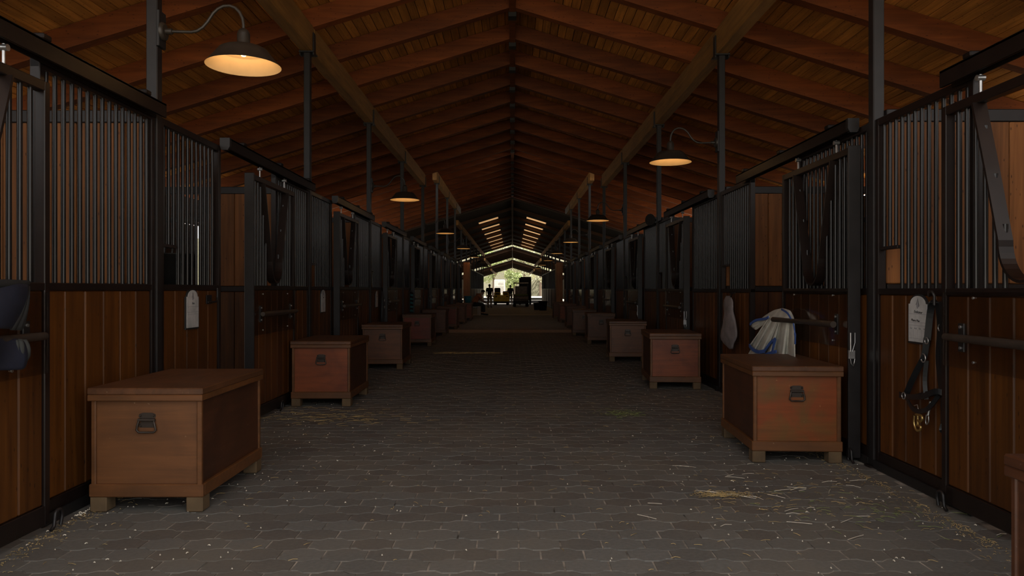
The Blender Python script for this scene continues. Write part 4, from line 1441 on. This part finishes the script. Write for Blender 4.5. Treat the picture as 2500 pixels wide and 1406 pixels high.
def human(lab, loc, rz, J, shirt, legs, shorts=False, scale=1.0):
    """J: joint positions in metres, facing +Y. One continuous skin body; garments are children grown over the same joints."""
    p = thing('person', lab, 'person', loc, rz)
    p.scale = (scale,) * 3
    names = ['pelvis', 'waist', 'chest', 'neck', 'chin', 'crown', 'sl', 'el', 'wl', 'hl', 'sr', 'er', 'wr', 'hr', 'tl', 'kl', 'al', 'fl', 'tr', 'kr', 'ar', 'fr']
    rad = [(.13, .10), (.12, .09), (.15, .10), .055, (.07, .08), (.075, .09), .055, .042, .028, .036, .055, .042, .028, .036, .085, .055, .038, .038, .085, .055, .038, .038]
    ed = [(0, 1), (1, 2), (2, 3), (3, 4), (4, 5), (2, 6), (6, 7), (7, 8), (8, 9), (2, 10), (10, 11), (11, 12), (12, 13), (0, 14), (14, 15), (15, 16), (16, 17), (0, 18), (18, 19), (19, 20), (20, 21)]
    vs = [J[n] for n in names]
    grow('body', 'skin', p, vs, ed, rad)
    V_ = {n: Vector(J[n]) for n in names}
    mid = lambda a_, b_, u: tuple(V_[a_].lerp(V_[b_], u))
    grow('shirt', shirt, p, [J['pelvis'], J['waist'], J['chest'], mid('chest', 'neck', .7), J['sl'], mid('sl', 'el', .75), J['sr'], mid('sr', 'er', .75)],
         [(0, 1), (1, 2), (2, 3), (2, 4), (4, 5), (2, 6), (6, 7)], [(.18, .15), (.175, .14), (.195, .145), .10, .085, .068, .085, .068])
    e_ = .0 if shorts else .92
    f_ = lambda a_: mid('k' + a_, 'a' + a_, e_)
    vs2 = [J['pelvis'], J['tl'], J['kl'], f_('l'), J['tr'], J['kr'], f_('r')]
    if shorts:
        vs2 = [J['pelvis'], J['tl'], J['kl'], J['tr'], J['kr']]
        grow('shorts', legs, p, vs2, [(0, 1), (1, 2), (0, 3), (3, 4)], [(.155, .125), .11, .09, .11, .09])
    else:
        grow('trousers', legs, p, vs2, [(0, 1), (1, 2), (2, 3), (0, 4), (4, 5), (5, 6)], [(.15, .12), .105, .078, .06, .105, .078, .06])
    c_, k_ = V_['chin'], V_['crown']
    hd = c_.lerp(k_, .62)
    up = (k_ - c_).normalized()
    fw = Vector((0, 1, 0))
    fw = (fw - up * fw.dot(up)).normalized()
    sd_ = up.cross(fw)
    M_ = Matrix((sd_, fw, up)).transposed()

    def cap(b_):
        vs_, fs_ = [], []
        for i in range(7):
            for k in range(14):
                th_, ph_ = PI * 0.62 * i / 6 + 0.001, 2 * PI * k / 14
                lim = 0.62 if math.sin(ph_) > 0.2 else 1.0
                th2 = th_ * lim
                vs_.append(hd + M_ @ Vector((0.083 * math.sin(th2) * math.cos(ph_), 0.10 * math.sin(th2) * math.sin(ph_) - 0.012, 0.105 * math.cos(th2))))
        for i in range(6):
            for k in range(14):
                fs_.append((i * 14 + k, i * 14 + (k + 1) % 14, (i + 1) * 14 + (k + 1) % 14, (i + 1) * 14 + k))
        b_.add(vs_, fs_, True)
    mk('hair', 'hair', p, cap)
    for q_ in (-1, 1):
        mk('eye', 'rubber', p, lambda b_: b_.lathe([(0.001, -0.008), (0.009, 0), (0.001, 0.008)], 8, hd + M_ @ Vector((q_ * 0.03, 0.078, -0.02))))
        mk('ear', 'skin', p, lambda b_: b_.box(hd + M_ @ Vector((q_ * 0.082, -0.005, -0.03)), (0.018, 0.035, 0.055), 0.007))
        a_ = 'l' if q_ < 0 else 'r'
        f0, f1 = V_['a' + a_], V_['f' + a_]
        mk('shoe', 'rubber', p, lambda b_: b_.tube([f0 + Vector((0, -0.05, -0.035)), f0 + Vector((0, 0.03, -0.03)), f1 + Vector((0, 0.0, -0.015)), f1 + Vector((0, 0.05, -0.02))], [0.035, 0.048, 0.044, 0.025], 8))
        w0, h0 = V_['w' + a_], V_['h' + a_]
        d_ = (h0 - w0).normalized()
        for k in range(4):
            off_ = sd_ * (0.022 * (k - 1.5) / 1.5)
            ln = (0.055, 0.07, 0.065, 0.05)[k]
            mk('finger', 'skin', p, lambda b_: b_.tube([h0 + off_, h0 + off_ + d_ * ln * .6, h0 + off_ + d_ * ln + fw * 0.012], [0.0095, 0.009, 0.007], 6))
        mk('thumb', 'skin', p, lambda b_: b_.tube([w0.lerp(h0, .4) + sd_ * -q_ * 0.02, h0 + sd_ * -q_ * 0.045, h0 + sd_ * -q_ * 0.045 + d_ * 0.025], [0.011, 0.010, 0.007], 6))
    mk('nose', 'skin', p, lambda b_: b_.tube([hd + M_ @ Vector((0, 0.085, -0.02)), hd + M_ @ Vector((0, 0.108, -0.05))], [0.007, 0.013], 6))
    mk('mouth', 'rust_shirt', p, lambda b_: b_.box(hd + M_ @ Vector((0, 0.088, -0.078)), (0.04, 0.008, 0.008)))
    return p


stand = dict(pelvis=(0, 0, .92), waist=(0, 0, 1.06), chest=(0, 0.0, 1.30), neck=(0, .0, 1.46), chin=(0, .02, 1.53), crown=(0, .0, 1.66),
             sl=(-.19, 0, 1.38), el=(-.25, -.02, 1.10), wl=(-.25, .06, .86), hl=(-.25, .08, .79), sr=(.19, 0, 1.38), er=(.25, -.02, 1.10), wr=(.25, .06, .86), hr=(.25, .08, .79),
             tl=(-.09, 0, .84), kl=(-.10, .02, .47), al=(-.11, -.02, .09), fl=(-.12, .12, .05), tr=(.09, 0, .84), kr=(.10, .05, .47), ar=(.11, .02, .09), fr=(.12, .16, .05))
human('person in black shirt and khaki trousers standing by the left far stalls, facing away', (-1.50, 48.6, 0), R(-15), stand, 'black_shirt', 'khaki_cloth', scale=0.9)
walk = dict(stand, kl=(-.10, .16, .50), al=(-.10, .20, .10), fl=(-.11, .33, .07), kr=(.10, -.02, .47), ar=(.11, -.24, .13), fr=(.11, -.12, .05), hr=(.27, -.10, .80), wr=(.26, -.08, .86))
human('person in black shirt and pale shorts walking between the two carts', (-0.16, 58.6, 0), R(10), walk, 'black_shirt', 'pale_shorts', True, scale=0.9)
sit = dict(pelvis=(0, 0, .52), waist=(0, .05, .66), chest=(0, .20, .86), neck=(0, .33, .98), chin=(0, .40, 1.00), crown=(0, .47, 1.11),
           sl=(-.19, .22, .92), el=(-.22, .36, .70), wl=(-.12, .55, .58), hl=(-.10, .61, .55), sr=(.19, .22, .92), er=(.22, .36, .70), wr=(.12, .55, .58), hr=(.10, .61, .55),
           tl=(-.10, .08, .50), kl=(-.13, .44, .50), al=(-.13, .42, .09), fl=(-.14, .56, .05), tr=(.10, .08, .50), kr=(.13, .44, .50), ar=(.13, .46, .09), fr=(.14, .60, .05))
human('person in rust shirt seated bent forward beside the farthest left chests', (-1.78, 34.2, 0), R(-75), sit, 'rust_shirt', 'dark_trousers')
chr_ = thing('plastic_chair', 'white plastic chair under the seated person in rust', 'chair', (-1.78, 34.2, 0.0), R(-75))
bx('seat', (0.44, 0.44, 0.03), 'white_plastic', chr_, (0, 0.05, 0.385), 0.01)
bx('backrest', (0.44, 0.03, 0.42), 'white_plastic', chr_, (0, -0.20, 0.62), 0.01)
for sx in (-0.19, 0.19):
    for sy in (-0.16, 0.24):
        bx('leg', (0.045, 0.045, 0.375), 'white_plastic', chr_, (sx, sy, 0.19), 0.008)

# ------------------------------------------------------------ trees beyond the far opening
def tree(lab, x, y, h, r_, m_, seed):
    rnd = random.Random(seed)
    tr_ = thing('tree', lab, 'tree', (x, y, -0.21), 0, 'trees beyond the barn')
    mk('trunk', 'bark', tr_, lambda b_: (b_.tube([(0, 0, 0), (0.1, 0, h * .3), (0.0, 0.1, h * .6), (0.1, 0, h * .85)], [0.28, 0.22, 0.15, 0.06], 8),
                                         b_.tube([(0.05, 0, h * .35), (r_ * .5, .2, h * .6)], [0.10, 0.04], 6), b_.tube([(0.02, 0, h * .4), (-r_ * .5, -.2, h * .65)], [0.10, 0.04], 6)))
    b_ = MB()
    blobs = [(rnd.uniform(-.6, .6) * r_, rnd.uniform(-.6, .6) * r_, h * rnd.uniform(.38, .9), r_ * rnd.uniform(.35, .6)) for _ in range(9)]
    for _ in range(2600):
        bx_, by_, bz_, br_ = rnd.choice(blobs)
        d_ = Vector((rnd.gauss(0, 1), rnd.gauss(0, 1), rnd.gauss(0, 1))).normalized() * br_ * rnd.uniform(.55, 1.0)
        c_ = Vector((bx_, by_, bz_)) + d_
        n_ = Vector((rnd.gauss(0, 1), rnd.gauss(0, 1), rnd.gauss(0, 1))).normalized()
        t_ = n_.orthogonal().normalized()
        u_ = n_.cross(t_)
        s_ = rnd.uniform(.10, .24)
        b_.add([c_ - t_ * s_, c_ - u_ * s_ * .6, c_ + t_ * s_, c_ + u_ * s_ * .6], [(0, 1, 2, 3)])
    stuff(mk('crown', m_, tr_, lambda q_: q_.add(b_.v, b_.f)))


tree('green leafy tree left of the white trailer beyond the barn', -3.4, 132, 9.5, 3.2, 'leaf', 1)
tree('pale grey-green tree in the middle of the far opening', -0.9, 140, 11, 3.0, 'leaf_pale', 2)
tree('olive tree right of the middle in the far opening', 2.0, 134, 10, 3.0, 'leaf_pale', 3)
tree('bright green low tree just right of the white trailer', 0.3, 128, 4.6, 1.7, 'leaf', 4)
tree('pale tree at the right edge of the far opening', 5.6, 150, 12, 3.4, 'leaf_pale', 5)
hl_ = MB()
nx, ny = 28, 12
hv = []
for j in range(ny):
    for i in range(nx):
        x = -70 + 140 * i / (nx - 1)
        y = 150 + 60 * j / (ny - 1)
        z = -0.3 + 34 * (j / (ny - 1)) ** 0.8 + 2.2 * math.sin(i * 1.3 + j) + 1.5 * math.sin(i * .7 - j * 1.9)
        hv.append((x, y, z if j else -1))
hl_.add(hv, [(j * nx + i, j * nx + i + 1, (j + 1) * nx + i + 1, (j + 1) * nx + i) for j in range(ny - 1) for i in range(nx - 1)], True)
h_ = ob('hillside', hl_.mesh('hillside', 'hill_scrub'))
h_['kind'] = 'structure'

# ------------------------------------------------------------ straw and chips on the paving
def litter(name, m, spots, label):
    b_ = MB()
    for x, y, ln, wd, a_, bend in spots:
        d_ = Vector((math.cos(a_), math.sin(a_), 0))
        n_ = Vector((-d_.y, d_.x, 0))
        p0, p1, p2 = Vector((x, y, 0.004)), Vector((x, y, 0.007)) + d_ * ln * .5 + n_ * bend, Vector((x, y, 0.004)) + d_ * ln
        vs = []
        for p in (p0, p1, p2):
            vs += [p - n_ * wd, p + n_ * wd, p + Vector((0, 0, wd * 1.2))]
        b_.add(vs, [(0, 1, 4, 3), (1, 2, 5, 4), (2, 0, 3, 5), (3, 4, 7, 6), (4, 5, 8, 7), (5, 3, 6, 8)])
    o = mk(name, m, None, lambda q_: q_.add(b_.v, b_.f))
    o['label'] = label
    o['category'] = 'litter'
    return stuff(o)


rn = random.Random(5)
S_ = []
for _ in range(600):
    sd_ = rn.choice((-1, 1))
    y = 2.6 + abs(rn.gauss(0, 4.5))
    S_.append((sd_ * (2.30 - abs(rn.gauss(0, 0.10))), y, rn.uniform(.01, .035), .0014, rn.uniform(0, 6.28), rn.uniform(-.004, .004)))
for _ in range(800):
    S_.append((rn.choice((-1, 1)) * (2.28 - abs(rn.gauss(0, .05))), rn.uniform(2.9, 5.5), rn.uniform(.005, .013), .0016, rn.uniform(0, 6.28), 0))
for _ in range(110):
    S_.append((rn.gauss(1.55, .38), rn.gauss(4.25, .28), rn.uniform(.015, .07), .0013, rn.gauss(0, .7), rn.uniform(-.008, .008)))
for _ in range(190):
    S_.append((rn.gauss(1.22, .09), rn.gauss(4.32, .03), rn.uniform(.01, .04), .0018, rn.uniform(0, 6.28), rn.uniform(-.01, .01)))
for _ in range(130):
    S_.append((rn.gauss(-1.7, .35), rn.gauss(6.9, .25), rn.uniform(.03, .12), .002, rn.gauss(0, .3), rn.uniform(-.008, .008)))
for _ in range(160):
    S_.append((rn.uniform(-1.5, -.3), rn.gauss(13.9, .08), rn.uniform(.05, .16), .004, rn.gauss(0, .2), 0))
for _ in range(350):
    S_.append((rn.uniform(-2.2, 2.2), rn.uniform(2.8, 12), rn.uniform(.015, .05), .0016, rn.uniform(0, 6.28), rn.uniform(-.005, .005)))
litter('straw', 'straw', S_, 'loose straw scattered over the paving and along the stall fronts')
K_ = []
for _ in range(420):
    x = rn.choice((rn.gauss(1.7, .5), rn.gauss(-1.9, .4), rn.uniform(-2, 2)))
    K_.append((max(-2.3, min(2.35, x)), 2.8 + abs(rn.gauss(0, 3.2)), rn.uniform(.005, .014), .003, rn.uniform(0, 6.28), 0))
for _ in range(40):
    K_.append((rn.gauss(1.6, .45), rn.gauss(4.2, .5), rn.uniform(.05, .13), .0016, rn.gauss(0, .6), rn.uniform(-.01, .01)))
for _ in range(60):
    K_.append((-2.31 + abs(rn.gauss(0, .02)), rn.uniform(3.9, 4.35), rn.uniform(.006, .014), .0035, rn.uniform(0, 6.28), 0))
litter('wood_shavings', 'chips', K_, 'pale wood shavings and chips scattered over the paving')
G_ = [(rn.gauss(1.05, .10), rn.gauss(7.15, .10), rn.uniform(.02, .06), .002, rn.uniform(0, 6.28), rn.uniform(-.01, .01)) for _ in range(130)]
G_ += [(rn.gauss(1.95, .25), rn.gauss(4.0, .2), rn.uniform(.03, .08), .0014, rn.uniform(0, 6.28), rn.uniform(-.01, .01)) for _ in range(60)]
litter('hay', 'green_hay', G_, 'small tufts of greenish hay on the paving')
